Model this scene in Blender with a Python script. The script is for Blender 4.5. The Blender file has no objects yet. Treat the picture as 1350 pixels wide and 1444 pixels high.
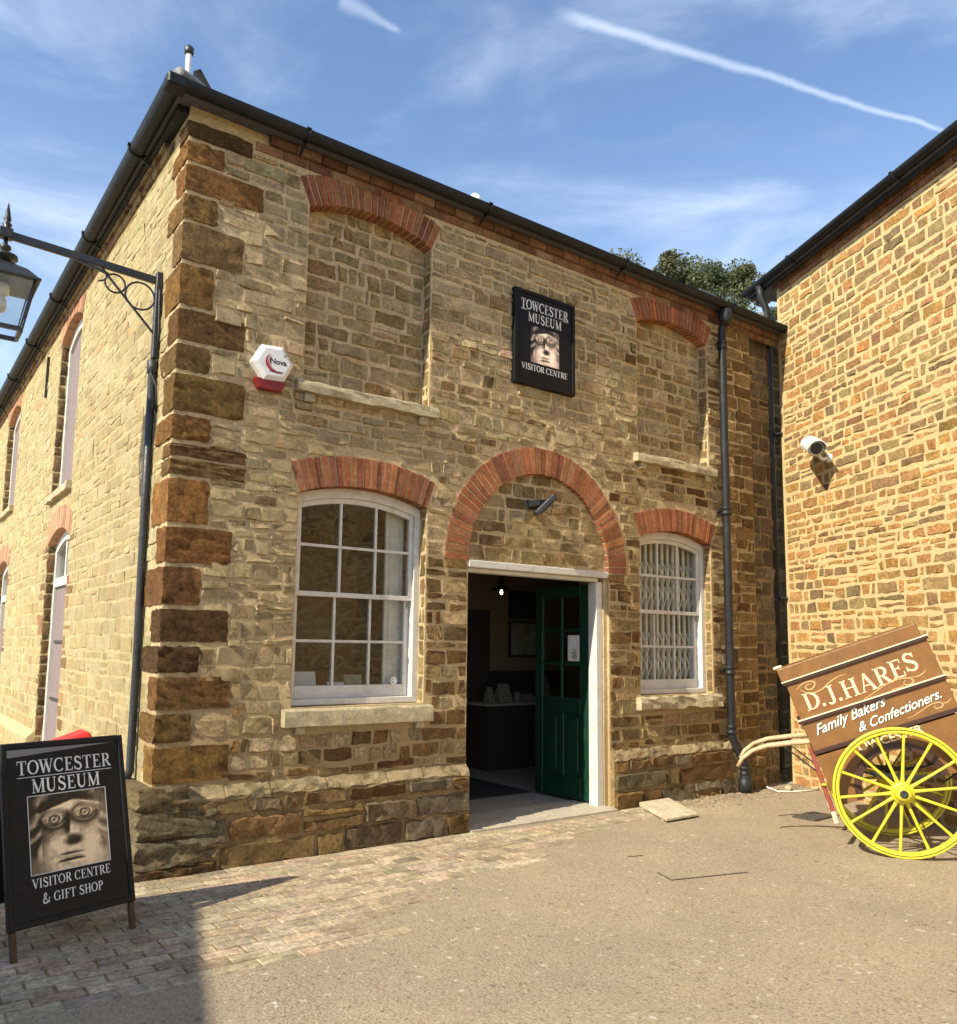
import bpy, bmesh, math, random
import numpy as np
from mathutils import Vector, Matrix

random.seed(7); RNG = np.random.default_rng(7)
sc = bpy.context.scene
C = sc.collection
R = math.radians

# ------------------------------------------------------------------ camera
CAM = Vector((-1.6568, -5.9702, 1.5321))
RT = Vector((0.80681, -0.59069, 0.01226)); UP = Vector((-0.07989, -0.08852, 0.99287)); FW = Vector((0.58539, 0.80203, 0.11861))
cam = bpy.data.cameras.new('camera'); camo = bpy.data.objects.new('camera', cam); C.objects.link(camo)
m = Matrix.Identity(4)
for i in range(3):
    m[i][0] = RT[i]; m[i][1] = UP[i]; m[i][2] = -FW[i]; m[i][3] = CAM[i]
camo.matrix_world = m
cam.sensor_fit = 'AUTO'; cam.sensor_width = 36; cam.lens = 28.870
cam.shift_x = 0.00597; cam.shift_y = 0.03735
cam.clip_start = 0.05; cam.clip_end = 2000
sc.camera = camo
sc.render.resolution_x = 957; sc.render.resolution_y = 1024

# ------------------------------------------------------------------ light
SUN_EL, SUN_AZ = R(39.0), R(8.5)          # azimuth: sun stands over -X, this far round to -Y
sdir = Vector((-math.cos(SUN_EL)*math.cos(SUN_AZ), -math.cos(SUN_EL)*math.sin(SUN_AZ), math.sin(SUN_EL)))
sun = bpy.data.lights.new('sun', 'SUN'); sun.energy = 4.9; sun.angle = R(0.55); sun.color = (1.0, 0.91, 0.73)
suno = bpy.data.objects.new('sun', sun); C.objects.link(suno)
suno.rotation_euler = (-sdir).to_track_quat('-Z', 'Y').to_euler(); suno.location = (-20, -5, 25)

vs = sc.view_settings
vs.view_transform = 'Standard'; vs.look = 'None'; vs.exposure = 0.72; vs.gamma = 1.0; vs.use_curve_mapping = False

def nd(nt, t, **k):
    n = nt.nodes.new(t)
    for a, b in k.items(): setattr(n, a, b)
    return n
def lk(nt, a, b): nt.links.new(a, b)
def mth(nt, op, a, b=None, c=None, clamp=False):
    n = nd(nt, 'ShaderNodeMath', operation=op); n.use_clamp = clamp
    for i, v in enumerate((a, b, c)):
        if v is None: continue
        if isinstance(v, (int, float)): n.inputs[i].default_value = v
        else: lk(nt, v, n.inputs[i])
    return n.outputs[0]
def vdot(nt, a, vec):
    n = nd(nt, 'ShaderNodeVectorMath', operation='DOT_PRODUCT'); lk(nt, a, n.inputs[0]); n.inputs[1].default_value = vec
    return n.outputs['Value']
def noise(nt, vec, scale, detail=4, rough=.55, dist=0):
    n = nd(nt, 'ShaderNodeTexNoise'); n.inputs['Scale'].default_value = scale; n.inputs['Detail'].default_value = detail
    n.inputs['Roughness'].default_value = rough; n.inputs['Distortion'].default_value = dist
    if vec is not None: lk(nt, vec, n.inputs['Vector'])
    return n.outputs[0]
def mrange(nt, v, a, b, c=0., d=1., smooth=False):
    n = nd(nt, 'ShaderNodeMapRange'); n.clamp = True
    if smooth: n.interpolation_type = 'SMOOTHSTEP'
    lk(nt, v, n.inputs[0]); 
    for i, x in enumerate((a, b, c, d)): n.inputs[i+1].default_value = x
    return n.outputs[0]
def mixc(nt, f, a, b, mode='MIX'):
    n = nd(nt, 'ShaderNodeMix'); n.data_type = 'RGBA'; n.blend_type = mode
    for i, v in ((0, f), (6, a), (7, b)):
        if isinstance(v, (int, float)): n.inputs[i].default_value = v
        elif isinstance(v, tuple): n.inputs[i].default_value = (*v, 1) if len(v) == 3 else v
        else: lk(nt, v, n.inputs[i])
    return n.outputs[2]

world = bpy.data.worlds.new('World'); sc.world = world; world.use_nodes = True
nt = world.node_tree; nt.nodes.clear()
sky = nd(nt, 'ShaderNodeTexSky', sky_type='NISHITA'); sky.sun_disc = False
sky.sun_elevation = SUN_EL; sky.sun_rotation = R(270) - SUN_AZ
sky.altitude = 50; sky.air_density = 1.0; sky.dust_density = .35; sky.ozone_density = 2.6
tc = nd(nt, 'ShaderNodeTexCoord'); dirv = tc.outputs['Generated']
mp = nd(nt, 'ShaderNodeMapping'); mp.inputs['Scale'].default_value = (1, 1, 2.6); mp.inputs['Rotation'].default_value = (0, 0, R(35)); lk(nt, dirv, mp.inputs[0])
n1 = noise(nt, mp.outputs[0], 2.3, 7, .6, .6)
zz = vdot(nt, dirv, (0, 0, 1))
low = mrange(nt, zz, .15, .62, 1.0, 0.35, True)
cl = mth(nt, 'MULTIPLY', mrange(nt, n1, .44, .80, 0, .75, True), low)
# contrails: thin bands along great circles
def trail(d1, d2, w, t0, t1, amp, sc_):
    d1 = Vector(d1).normalized(); d2 = Vector(d2).normalized(); nn = d1.cross(d2).normalized(); tt = nn.cross(d1)
    wob = mth(nt, 'MULTIPLY', mth(nt, 'SUBTRACT', noise(nt, dirv, sc_, 5, .6), .5), w*1.6)
    ds = mth(nt, 'ABSOLUTE', mth(nt, 'ADD', vdot(nt, dirv, nn), wob))
    al = mth(nt, 'ARCTAN2', vdot(nt, dirv, tt), vdot(nt, dirv, d1))
    L = math.atan2(d2.dot(tt), d2.dot(d1))
    wid = mrange(nt, al, t0*L, t1*L, w, w*.35)
    core = mrange(nt, mth(nt, 'DIVIDE', ds, wid), .0, 1.25, 1, 0, True)
    ends = mth(nt, 'MULTIPLY', mrange(nt, al, (t0-.06)*L, (t0+.06)*L, 0, 1, True), mrange(nt, al, (t1-.1)*L, (t1+.04)*L, 1, 0, True))
    return mth(nt, 'MULTIPLY', mth(nt, 'MULTIPLY', core, ends), amp)
t1 = trail((.523, .564, .639), (.804, .325, .498), .0072, 0, 1.02, .24, 14)
t2 = trail((.331, .69, .644), (.392, .673, .628), .010, 0, 1.0, .16, 9)
veil = mrange(nt, zz, .05, .55, .22, .0)
cl = mth(nt, 'ADD', mth(nt, 'ADD', cl, veil, clamp=True), mth(nt, 'MAXIMUM', t1, t2), clamp=True)
skyc = mixc(nt, cl, sky.outputs[0], (7.2, 7.6, 8.2))
bg = nd(nt, 'ShaderNodeBackground'); bg.inputs[1].default_value = 0.15
lk(nt, skyc, bg.inputs[0]); wo = nd(nt, 'ShaderNodeOutputWorld'); lk(nt, bg.outputs[0], wo.inputs[0])

# ------------------------------------------------------------------ materials
MATS = {}
def base_mat(name):
    m = bpy.data.materials.new(name); m.use_nodes = True; MATS[name] = m
    nt = m.node_tree; b = nt.nodes['Principled BSDF']; return m, nt, b
def pos(nt, scale=None):
    g = nd(nt, 'ShaderNodeNewGeometry').outputs['Position']
    if scale is None: return g
    v = nd(nt, 'ShaderNodeVectorMath', operation='MULTIPLY'); lk(nt, g, v.inputs[0]); v.inputs[1].default_value = scale
    return v.outputs[0]
def bump(nt, b, hs, dist=.01, strength=1.0):
    prev = None
    for h, d in hs:
        n = nd(nt, 'ShaderNodeBump'); n.inputs['Strength'].default_value = strength; n.inputs['Distance'].default_value = d
        lk(nt, h, n.inputs['Height'])
        if prev: lk(nt, prev, n.inputs['Normal'])
        prev = n.outputs[0]
    lk(nt, prev, b.inputs['Normal'])
def stone_mat(name, src='obj', rough=.92, grain=1.0, wash=None, washamt=0, sx=(1, 1, 1), bd=1.0, const=None, lime=None, zone=False):
    m, nt, b = base_mat(name); P = pos(nt)
    alpha = None
    if src == 'obj':
        oi = nd(nt, 'ShaderNodeObjectInfo'); col = oi.outputs['Color']; alpha = oi.outputs['Alpha']
    elif src == 'attr':
        a = nd(nt, 'ShaderNodeAttribute'); a.attribute_name = 'Col'; col = a.outputs['Color']; alpha = a.outputs['Alpha']
    else:
        r = nd(nt, 'ShaderNodeRGB'); r.outputs[0].default_value = (*const, 1); col = r.outputs[0]
    nA = noise(nt, P, 7, 5, .6); nB = noise(nt, P, 38, 5, .65); nC = noise(nt, P, 150, 3, .6)
    f1 = mrange(nt, nA, .3, .7, 1-.30*grain, 1+.28*grain); f2 = mrange(nt, nB, .32, .68, 1-.42*grain, 1+.36*grain); f3 = mrange(nt, nC, .3, .7, 1-.26*grain, 1+.26*grain)
    k = mth(nt, 'MULTIPLY', mth(nt, 'MULTIPLY', f1, f2), f3)
    cc = nd(nt, 'ShaderNodeCombineColor'); [lk(nt, k, cc.inputs[i]) for i in range(3)]
    col = mixc(nt, 1.0, col, cc.outputs[0], 'MULTIPLY')
    if lime is not None:
        # old limewash left in patches over stone and joint alike; alpha says how much
        nW = noise(nt, P, 6.0, 9, .7); th = mth(nt, 'SUBTRACT', .86, mth(nt, 'MULTIPLY', alpha, .46))
        fw = mth(nt, 'MULTIPLY', mth(nt, 'SUBTRACT', nW, th), 7.0, clamp=True)
        col = mixc(nt, mth(nt, 'MULTIPLY', fw, .82), col, lime)
    if zone:
        # bare brown jointing where the limewash never reached: the foot of the wall and right of the door
        sp = nd(nt, 'ShaderNodeSeparateXYZ'); lk(nt, P, sp.inputs[0]); wob = mth(nt, 'MULTIPLY', mth(nt, 'SUBTRACT', noise(nt, P, 2.2, 5, .6), .5), 1.2)
        zz_ = mth(nt, 'ADD', sp.outputs[2], wob); fz = mrange(nt, zz_, .7, 1.5, .75, 0)
        fx = mth(nt, 'MULTIPLY', mrange(nt, mth(nt, 'ADD', sp.outputs[0], wob), 4.2, 4.9, 0, .7), mrange(nt, zz_, 2.3, 3.6, 1, .35))
        col = mixc(nt, mth(nt, 'MAXIMUM', fz, fx), col, (.43, .305, .145))
    if wash:
        nW = noise(nt, P, 5.5, 8, .68)
        col = mixc(nt, mrange(nt, nW, .5-.16*washamt, .72, 0, .85*min(1, washamt)), col, wash)
    lk(nt, col, b.inputs['Base Color']); b.inputs['Roughness'].default_value = rough
    b.inputs['Specular IOR Level'].default_value = .25
    PS = pos(nt, sx)
    bump(nt, b, [(noise(nt, PS, 34, 6, .72), .034*bd), (noise(nt, P, 130, 5, .75), .013*bd)])
    return m
LIME = (.67, .515, .285)
stone_mat('stone', 'obj', sx=(1.3, 1.3, .8), lime=LIME, bd=1.5); stone_mat('stone_mass', 'attr', sx=(1.3, 1.3, .8), lime=LIME, bd=1.5)
stone_mat('stone_right', 'obj', bd=.55); stone_mat('stone_right_mass', 'attr', bd=.55)
stone_mat('pale_mass', 'attr', grain=.55, bd=.8, sx=(1, 1, 1.3))
stone_mat('quoin', 'obj', grain=1.15, bd=1.4)
stone_mat('mortar', 'const', grain=.6, const=(.67, .515, .285), bd=.7, zone=True)
stone_mat('mortar_brown', 'const', grain=.8, const=(.34, .235, .11), bd=.75)
stone_mat('mortar_left', 'const', grain=.35, const=(.50, .405, .215), bd=.5)
stone_mat('mortar_right', 'const', grain=.3, const=(.60, .46, .225), bd=.4)
stone_mat('brick', 'obj', grain=.8, bd=.4, wash=(.36, .25, .16), washamt=.3)
stone_mat('brick_left', 'obj', grain=.5, bd=.4, wash=(.55, .40, .26), washamt=.6)
stone_mat('sill_stone', 'const', grain=.6, const=(.50, .42, .27), wash=(.30, .27, .15), washamt=.55, bd=.45)
stone_mat('paver', 'obj', grain=1.0, bd=.16)
stone_mat('paver_mass', 'attr', grain=1.0, bd=.16)

def simple(name, col, rough=.5, metal=0, var=.12, vs_=20, bd=0, bs=60, spec=.5, dirt=None, dirtamt=.5, ds=6, coat=0):
    m, nt, b = base_mat(name); P = pos(nt)
    f = mrange(nt, noise(nt, P, vs_, 5, .6), .3, .7, 1-var, 1+var)
    cc = nd(nt, 'ShaderNodeCombineColor'); [lk(nt, f, cc.inputs[i]) for i in range(3)]
    c = mixc(nt, 1.0, col, cc.outputs[0], 'MULTIPLY')
    if dirt: c = mixc(nt, mrange(nt, noise(nt, P, ds, 7, .7), .5, .75, 0, dirtamt), c, dirt)
    lk(nt, c, b.inputs['Base Color']); b.inputs['Metallic'].default_value = metal
    r = mrange(nt, noise(nt, P, vs_*2.3, 4), .3, .7, max(0, rough-.1), min(1, rough+.12)); lk(nt, r, b.inputs['Roughness'])
    b.inputs['Specular IOR Level'].default_value = spec; b.inputs['Coat Weight'].default_value = coat
    if bd: bump(nt, b, [(noise(nt, P, bs, 4, .6), bd)])
    return m
simple('white_paint', (.60, .58, .53), .5, var=.06, dirt=(.34, .30, .22), dirtamt=.6, ds=9, bd=.002, bs=40)
simple('black_iron', (.018, .020, .021), .42, var=.3, bd=.003, bs=50, dirt=(.06, .055, .05), dirtamt=.5)
simple('pipe_black', (.013, .014, .016), .5, var=.3, bd=.002, bs=40, dirt=(.05, .045, .038), dirtamt=.5, spec=.35)
simple('gutter_black', (.010, .012, .013), .55, var=.35, bd=.003, bs=30, dirt=(.03, .034, .03), dirtamt=.5, ds=3, spec=.28)
simple('slate', (.085, .085, .095), .7, var=.3, bd=.01, bs=20)
simple('lead', (.13, .135, .14), .6, var=.2, bd=.006, bs=14, dirt=(.24, .235, .22))
simple('sign_black', (.008, .008, .009), .45, var=.1, spec=.18)
simple('board_black', (.011, .012, .013), .5, var=.2, dirt=(.03, .028, .024), dirtamt=.35, spec=.2)
simple('print_white', (.74, .74, .72), .5, var=.04)
simple('print_black', (.012, .012, .012), .5, var=.04)
simple('print_red', (.38, .015, .035), .5, var=.05)
simple('print_grey', (.2, .2, .21), .5, var=.05)
simple('plastic_white', (.74, .74, .72), .35, var=.04, dirt=(.5, .47, .4), dirtamt=.25)
simple('plastic_red', (.20, .010, .009), .4, var=.1)
simple('red_paint', (.62, .02, .015), .45, var=.08)
simple('door_green', (.004, .034, .017), .42, var=.25, vs_=6, bd=.0015, bs=50)
simple('grey_metal', (.30, .30, .30), .4, metal=.6, var=.15)
simple('yellow_paint', (.60, .53, .028), .45, var=.08, dirt=(.30, .23, .06), dirtamt=.6, ds=14, bd=.001, bs=60)
simple('cart_brown', (.19, .085, .019), .5, var=.16, vs_=9, bd=.002, bs=45, dirt=(.12, .06, .025), dirtamt=.5, ds=5)
simple('cart_dark', (.045, .017, .010), .45, var=.2)
simple('cart_red', (.25, .06, .035), .5, var=.15)
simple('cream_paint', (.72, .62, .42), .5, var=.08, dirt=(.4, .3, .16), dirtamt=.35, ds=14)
simple('letter_cream', (.78, .66, .36), .5, var=.05)
simple('letter_white', (.72, .74, .66), .5, var=.05)
simple('letter_red', (.35, .05, .025), .5, var=.05)
simple('flourish', (.55, .33, .14), .5, var=.05)
simple('shaft_wood', (.50, .36, .20), .6, var=.25, vs_=14, bd=.004, bs=30, dirt=(.42, .20, .11), dirtamt=.6, ds=4)
simple('plank_wood', (.50, .42, .29), .75, var=.25, vs_=8, bd=.006, bs=50)
simple('boarding', (.20, .155, .15), .7, var=.15, bd=.003)
simple('iron_cover', (.07, .062, .052), .55, var=.3, bd=.006, bs=70)
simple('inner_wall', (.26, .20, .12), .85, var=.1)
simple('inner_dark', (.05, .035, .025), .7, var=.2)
simple('inner_floor', (.33, .29, .23), .7, var=.2, vs_=12)
simple('inner_mat', (.02, .02, .022), .95, var=.3, bd=.004, bs=200)
simple('ceiling_paint', (.30, .27, .21), .9, var=.04)
simple('dim_card', (.24, .22, .17), .8, var=.3, vs_=25)
simple('paper', (.66, .64, .58), .7, var=.06)
simple('picture_print', (.30, .29, .20), .6, var=.35, vs_=9)
simple('picture_dark', (.05, .045, .04), .4, var=.5, vs_=7)
simple('net_white', (.74, .72, .64), .8, var=.1)
simple('concrete', (.40, .35, .27), .85, var=.2, bd=.006, bs=60, dirt=(.25, .21, .15), dirtamt=.5)
simple('bark', (.09, .065, .045), .9, var=.3, bd=.02, bs=20)
simple('clay', (.26, .16, .10), .8, var=.2)
simple('pebble', (.24, .185, .12), .9, var=.45, vs_=16, bd=.004)
def leaf_mat():
    m, nt, b = base_mat('leaf'); P = pos(nt)
    f = noise(nt, P, 1.1, 3)
    c = mixc(nt, mrange(nt, f, .35, .65), (.04, .062, .016), (.10, .105, .034)); lk(nt, c, b.inputs['Base Color'])
    b.inputs['Roughness'].default_value = .6; b.inputs['Transmission Weight'].default_value = 0
    return m
leaf_mat()
def glass_mat():
    m, nt, b = base_mat('glass'); nt.nodes.remove(b); out = nt.nodes['Material Output']
    tr = nd(nt, 'ShaderNodeBsdfTransparent'); tr.inputs[0].default_value = (.86, .88, .86, 1)
    gl = nd(nt, 'ShaderNodeBsdfGlossy'); gl.inputs['Roughness'].default_value = .01
    lw = nd(nt, 'ShaderNodeLayerWeight'); lw.inputs[0].default_value = .5
    fres = mth(nt, 'ADD', mth(nt, 'MULTIPLY', mth(nt, 'POWER', lw.outputs['Facing'], 5.0), .9), .055, clamp=True)
    bp = nd(nt, 'ShaderNodeBump'); bp.inputs['Distance'].default_value = .004; lk(nt, noise(nt, pos(nt), 3.5, 2), bp.inputs['Height'])
    lk(nt, bp.outputs[0], gl.inputs['Normal'])
    mx = nd(nt, 'ShaderNodeMixShader'); lk(nt, fres, mx.inputs[0]); lk(nt, tr.outputs[0], mx.inputs[1]); lk(nt, gl.outputs[0], mx.inputs[2])
    lk(nt, mx.outputs[0], out.inputs[0])
glass_mat()
def emit_mat(name, col, s):
    m, nt, b = base_mat(name); b.inputs['Base Color'].default_value = (*col, 1)
    b.inputs['Emission Color'].default_value = (*col, 1); b.inputs['Emission Strength'].default_value = s
emit_mat('bulb', (1, .86, .6), 5)
def print_mat():
    m, nt, b = base_mat('photo_print'); a = nd(nt, 'ShaderNodeAttribute'); a.attribute_name = 'Col'
    lk(nt, a.outputs['Color'], b.inputs['Base Color']); b.inputs['Roughness'].default_value = .45
print_mat()
def ground_mat():
    m, nt, b = base_mat('ground'); P = pos(nt, (1, 1, 0))
    big = noise(nt, P, .9, 5, .6); mid = noise(nt, P, 5, 6, .65); fine = noise(nt, P, 60, 4, .7)
    c = mixc(nt, mrange(nt, big, .35, .68), (.43, .338, .218), (.325, .262, .178))
    c = mixc(nt, mrange(nt, noise(nt, P, .42, 4, .55, .8), .46, .62, 0, .55), c, (.31, .252, .175))
    c = mixc(nt, mrange(nt, noise(nt, P, 1.7, 6, .65, 1.0), .56, .68, 0, .4), c, (.42, .305, .215))
    c = mixc(nt, mrange(nt, mid, .48, .7, 0, .6), c, (.39, .31, .21))
    c = mixc(nt, mrange(nt, noise(nt, P, 17, 6, .7), .52, .72, 0, .55), c, (.21, .165, .11))
    k = mth(nt, 'MULTIPLY', mrange(nt, fine, .25, .75, .55, 1.45), mrange(nt, noise(nt, P, 150, 3, .7), .3, .7, .72, 1.28))
    cc = nd(nt, 'ShaderNodeCombineColor'); [lk(nt, k, cc.inputs[i]) for i in range(3)]
    c = mixc(nt, 1.0, c, cc.outputs[0], 'MULTIPLY')
    # embedded aggregate: small stones, a few pale
    PD = nd(nt, 'ShaderNodeVectorMath', operation='ADD'); lk(nt, P, PD.inputs[0])
    nv = nd(nt, 'ShaderNodeTexNoise'); nv.inputs['Scale'].default_value = 38; lk(nt, P, nv.inputs[0])
    sv = nd(nt, 'ShaderNodeVectorMath', operation='SCALE'); lk(nt, nv.outputs[1], sv.inputs[0]); sv.inputs['Scale'].default_value = .045; lk(nt, sv.outputs[0], PD.inputs[1])
    for s, thr, r0, colr, amt in ((30, .94, .36, (.52, .455, .35), .75), (58, .86, .37, (.46, .40, .30), .75), (48, .86, .38, (.09, .072, .054), .6), (21, .962, .32, (.58, .52, .42), .85), (14, .978, .26, (.56, .50, .41), .8), (16, .955, .28, (.15, .12, .09), .7), (40, .92, .35, (.30, .16, .09), .5), (75, .80, .38, (.40, .33, .23), .6)):
        v = nd(nt, 'ShaderNodeTexVoronoi'); v.inputs['Scale'].default_value = s; lk(nt, PD.outputs[0], v.inputs[0])
        sep = nd(nt, 'ShaderNodeSeparateColor'); lk(nt, v.outputs['Color'], sep.inputs[0])
        f = mth(nt, 'MULTIPLY', mth(nt, 'GREATER_THAN', sep.outputs[0], thr), mrange(nt, v.outputs['Distance'], r0-.06, r0+.04, amt, 0))
        c = mixc(nt, f, c, colr)
    lk(nt, c, b.inputs['Base Color']); b.inputs['Roughness'].default_value = .9; b.inputs['Specular IOR Level'].default_value = .3
    vb = nd(nt, 'ShaderNodeTexVoronoi'); vb.inputs['Scale'].default_value = 55; lk(nt, PD.outputs[0], vb.inputs[0])
    bump(nt, b, [(noise(nt, P, 2.2, 4), .02), (noise(nt, P, 30, 6, .75), .010), (vb.outputs['Distance'], -.0025), (fine, .005)])
ground_mat()

# ------------------------------------------------------------------ builders
class MB:
    def __init__(s): s.v = []; s.f = []; s.c = []
    def add(s, verts, faces, col=None):
        o = len(s.v); s.v += [tuple(p) for p in verts]; s.f += [tuple(i+o for i in f) for f in faces]
        if col is not None: s.c += [col]*len(verts)
    def box(s, lo, hi, M=None):
        x0, y0, z0 = lo; x1, y1, z1 = hi
        p = [Vector(q) for q in ((x0,y0,z0),(x1,y0,z0),(x1,y1,z0),(x0,y1,z0),(x0,y0,z1),(x1,y0,z1),(x1,y1,z1),(x0,y1,z1))]
        if M: p = [M @ q for q in p]
        s.add(p, [(0,3,2,1),(4,5,6,7),(0,1,5,4),(1,2,6,5),(2,3,7,6),(3,0,4,7)]); return s
    def bar(s, a, b, w, h, up=(0,0,1)):
        a = Vector(a); b = Vector(b); d = b-a; L = d.length; x = d/L; u = Vector(up); y = u.cross(x)
        if y.length < 1e-4: y = Vector((1,0,0)).cross(x)
        y.normalize(); z = x.cross(y); M = Matrix((( x.x,y.x,z.x,a.x),(x.y,y.y,z.y,a.y),(x.z,y.z,z.z,a.z),(0,0,0,1)))
        return s.box((0,-w/2,-h/2),(L,w/2,h/2),M)
    def prism(s, poly, fr, d0, d1):
        n = len(poly)
        if d0 == d1: s.add([fr(u, d0, z) for u, z in poly], [tuple(range(n))]); return s
        a = [fr(u, d0, z) for u, z in poly]; b = [fr(u, d1, z) for u, z in poly]
        s.add(a+b, [tuple(range(n)), tuple(range(2*n-1, n-1, -1))] + [(i, i+n, (i+1) % n+n, (i+1) % n) for i in range(n)]); return s
    def ring(s, outer, inner, fr, d0, d1):
        n = len(outer)
        V = [fr(u,d0,z) for u,z in outer]+[fr(u,d0,z) for u,z in inner]+[fr(u,d1,z) for u,z in outer]+[fr(u,d1,z) for u,z in inner]
        F = []
        for i in range(n):
            j = (i+1) % n
            F += [(i,j,n+j,n+i),(2*n+i,3*n+i,3*n+j,2*n+j),(i,2*n+i,2*n+j,j),(n+i,n+j,3*n+j,3*n+i)]
        s.add(V, F); return s
    def tube(s, pts, r, n=10, caps=True):
        pts = [Vector(p) for p in pts]; rs = r if isinstance(r, (list, tuple)) else [r]*len(pts)
        V = []; ref = None
        for i, p in enumerate(pts):
            t = (pts[min(i+1, len(pts)-1)]-pts[max(i-1, 0)]).normalized()
            if ref is None: ref = Vector((0,0,1)) if abs(t.z) < .9 else Vector((1,0,0))
            x = (ref-t*ref.dot(t)).normalized(); y = t.cross(x); ref = x
            V += [p+(x*math.cos(2*math.pi*k/n)+y*math.sin(2*math.pi*k/n))*rs[i] for k in range(n)]
        F = [(i*n+k, i*n+(k+1) % n, (i+1)*n+(k+1) % n, (i+1)*n+k) for i in range(len(pts)-1) for k in range(n)]
        if caps: F += [tuple(range(n))[::-1], tuple((len(pts)-1)*n+k for k in range(n))]
        s.add(V, F); return s
    def lathe(s, prof, o=(0,0,0), n=16, M=None, a0=0):
        V = []
        for r, z in prof:
            for k in range(n):
                a = a0+2*math.pi*k/n; q = Vector((r*math.cos(a), r*math.sin(a), z))
                V.append((M @ q) if M else q+Vector(o))
        F = [(i*n+k, i*n+(k+1) % n, (i+1)*n+(k+1) % n, (i+1)*n+k) for i in range(len(prof)-1) for k in range(n)]
        F += [tuple(range(n))[::-1], tuple((len(prof)-1)*n+k for k in range(n))]
        s.add(V, F); return s
    def build(s, name, mat, parent=None, smooth=False, bevel=0, kind=None, org=None, nrm=True, seg=1):
        me = bpy.data.meshes.new(name)
        V = s.v
        if org is not None:
            o = Vector(org); V = [(p[0]-o.x, p[1]-o.y, p[2]-o.z) for p in V]
        me.from_pydata(V, [], s.f)
        if s.c:
            ca = me.color_attributes.new('Col', 'FLOAT_COLOR', 'POINT')
            ca.data.foreach_set('color', np.array([(*c, 1) if len(c) == 3 else c for c in s.c], dtype=np.float32).ravel())
        if nrm:
            bm = bmesh.new(); bm.from_mesh(me); bmesh.ops.recalc_face_normals(bm, faces=bm.faces); bm.to_mesh(me); bm.free()
        me.materials.append(MATS[mat])
        if smooth: me.polygons.foreach_set('use_smooth', [True]*len(me.polygons))
        o_ = bpy.data.objects.new(name, me); C.objects.link(o_)
        if org is not None: o_.location = Vector(org)
        if parent: setpar(o_, parent)
        if kind: o_['kind'] = kind
        if bevel:
            b = o_.modifiers.new('bevel', 'BEVEL'); b.width = bevel; b.segments = seg; b.limit_method = 'ANGLE'; b.angle_limit = R(40)
        return o_
def mworld(o):
    m = Matrix.LocRotScale(o.location, o.rotation_euler, o.scale)
    return (mworld(o.parent) @ m) if o.parent else m
def setpar(o, p):
    """parent keeping world placement (o given in world space)"""
    o.parent = p; o.matrix_parent_inverse = mworld_full(p).inverted()
def mworld_full(o):
    m = o.matrix_basis.copy()
    if o.parent: return mworld_full(o.parent) @ o.matrix_parent_inverse @ m
    return m
def empty(name, loc, label, cat, group=None):
    o = bpy.data.objects.new(name, None); C.objects.link(o); o.location = loc; o.empty_display_size = .2
    return tag(o, label, cat, group)
def tag(o, label, cat, group=None):
    o['label'] = label; o['category'] = cat
    if group: o['group'] = group
    return o
def struct(o): o['kind'] = 'structure'; return o

class Frame:
    """wall frame: u along the wall, d into the wall, z up"""
    def __init__(s, o, y, off=0):
        s.y = Vector((y[0], y[1], 0)).normalized(); s.x = Vector((s.y.y, -s.y.x, 0)); s.o = Vector(o); s.off = off
    def __call__(s, u, d, z): return s.o + s.x*u + s.y*(d+s.off) + Vector((0, 0, z))
    def shifted(s, off): f = Frame(s.o, s.y, s.off+off); return f
    def rot(s): return Matrix(((s.x.x, s.y.x, 0), (s.x.y, s.y.y, 0), (0, 0, 1)))
FF = Frame((0, 0, 0), (0, 1))                       # museum front: u = X
FL = Frame((0, 0, 0), (1, 0))                       # museum side: u = -Y
TH = R(24.7); RDIR = Vector((math.sin(TH), math.cos(TH), 0)); RN = Vector((-math.cos(TH), math.sin(TH), 0))
RP0 = Vector((7.55, -.02, 0))
FR = Frame(RP0, (-RN.x, -RN.y))                     # right building: u towards the camera
FBZ = -.045                                         # yard level

def arc_pts(u0, u1, zs, rise, n=10, shift=0.0):
    """segmental arch through (u0,zs),(u1,zs) with rise; offset outwards by shift, same angles"""
    a = (u1-u0)/2; cx = (u0+u1)/2
    Rr = (a*a+rise*rise)/(2*rise); cz = zs+rise-Rr; t = math.asin(min(1, a/Rr))
    return [(cx+(Rr+shift)*math.sin(-t+2*t*i/n), cz+(Rr+shift)*math.cos(-t+2*t*i/n)) for i in range(n+1)], (cx, cz, Rr, t)

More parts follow.
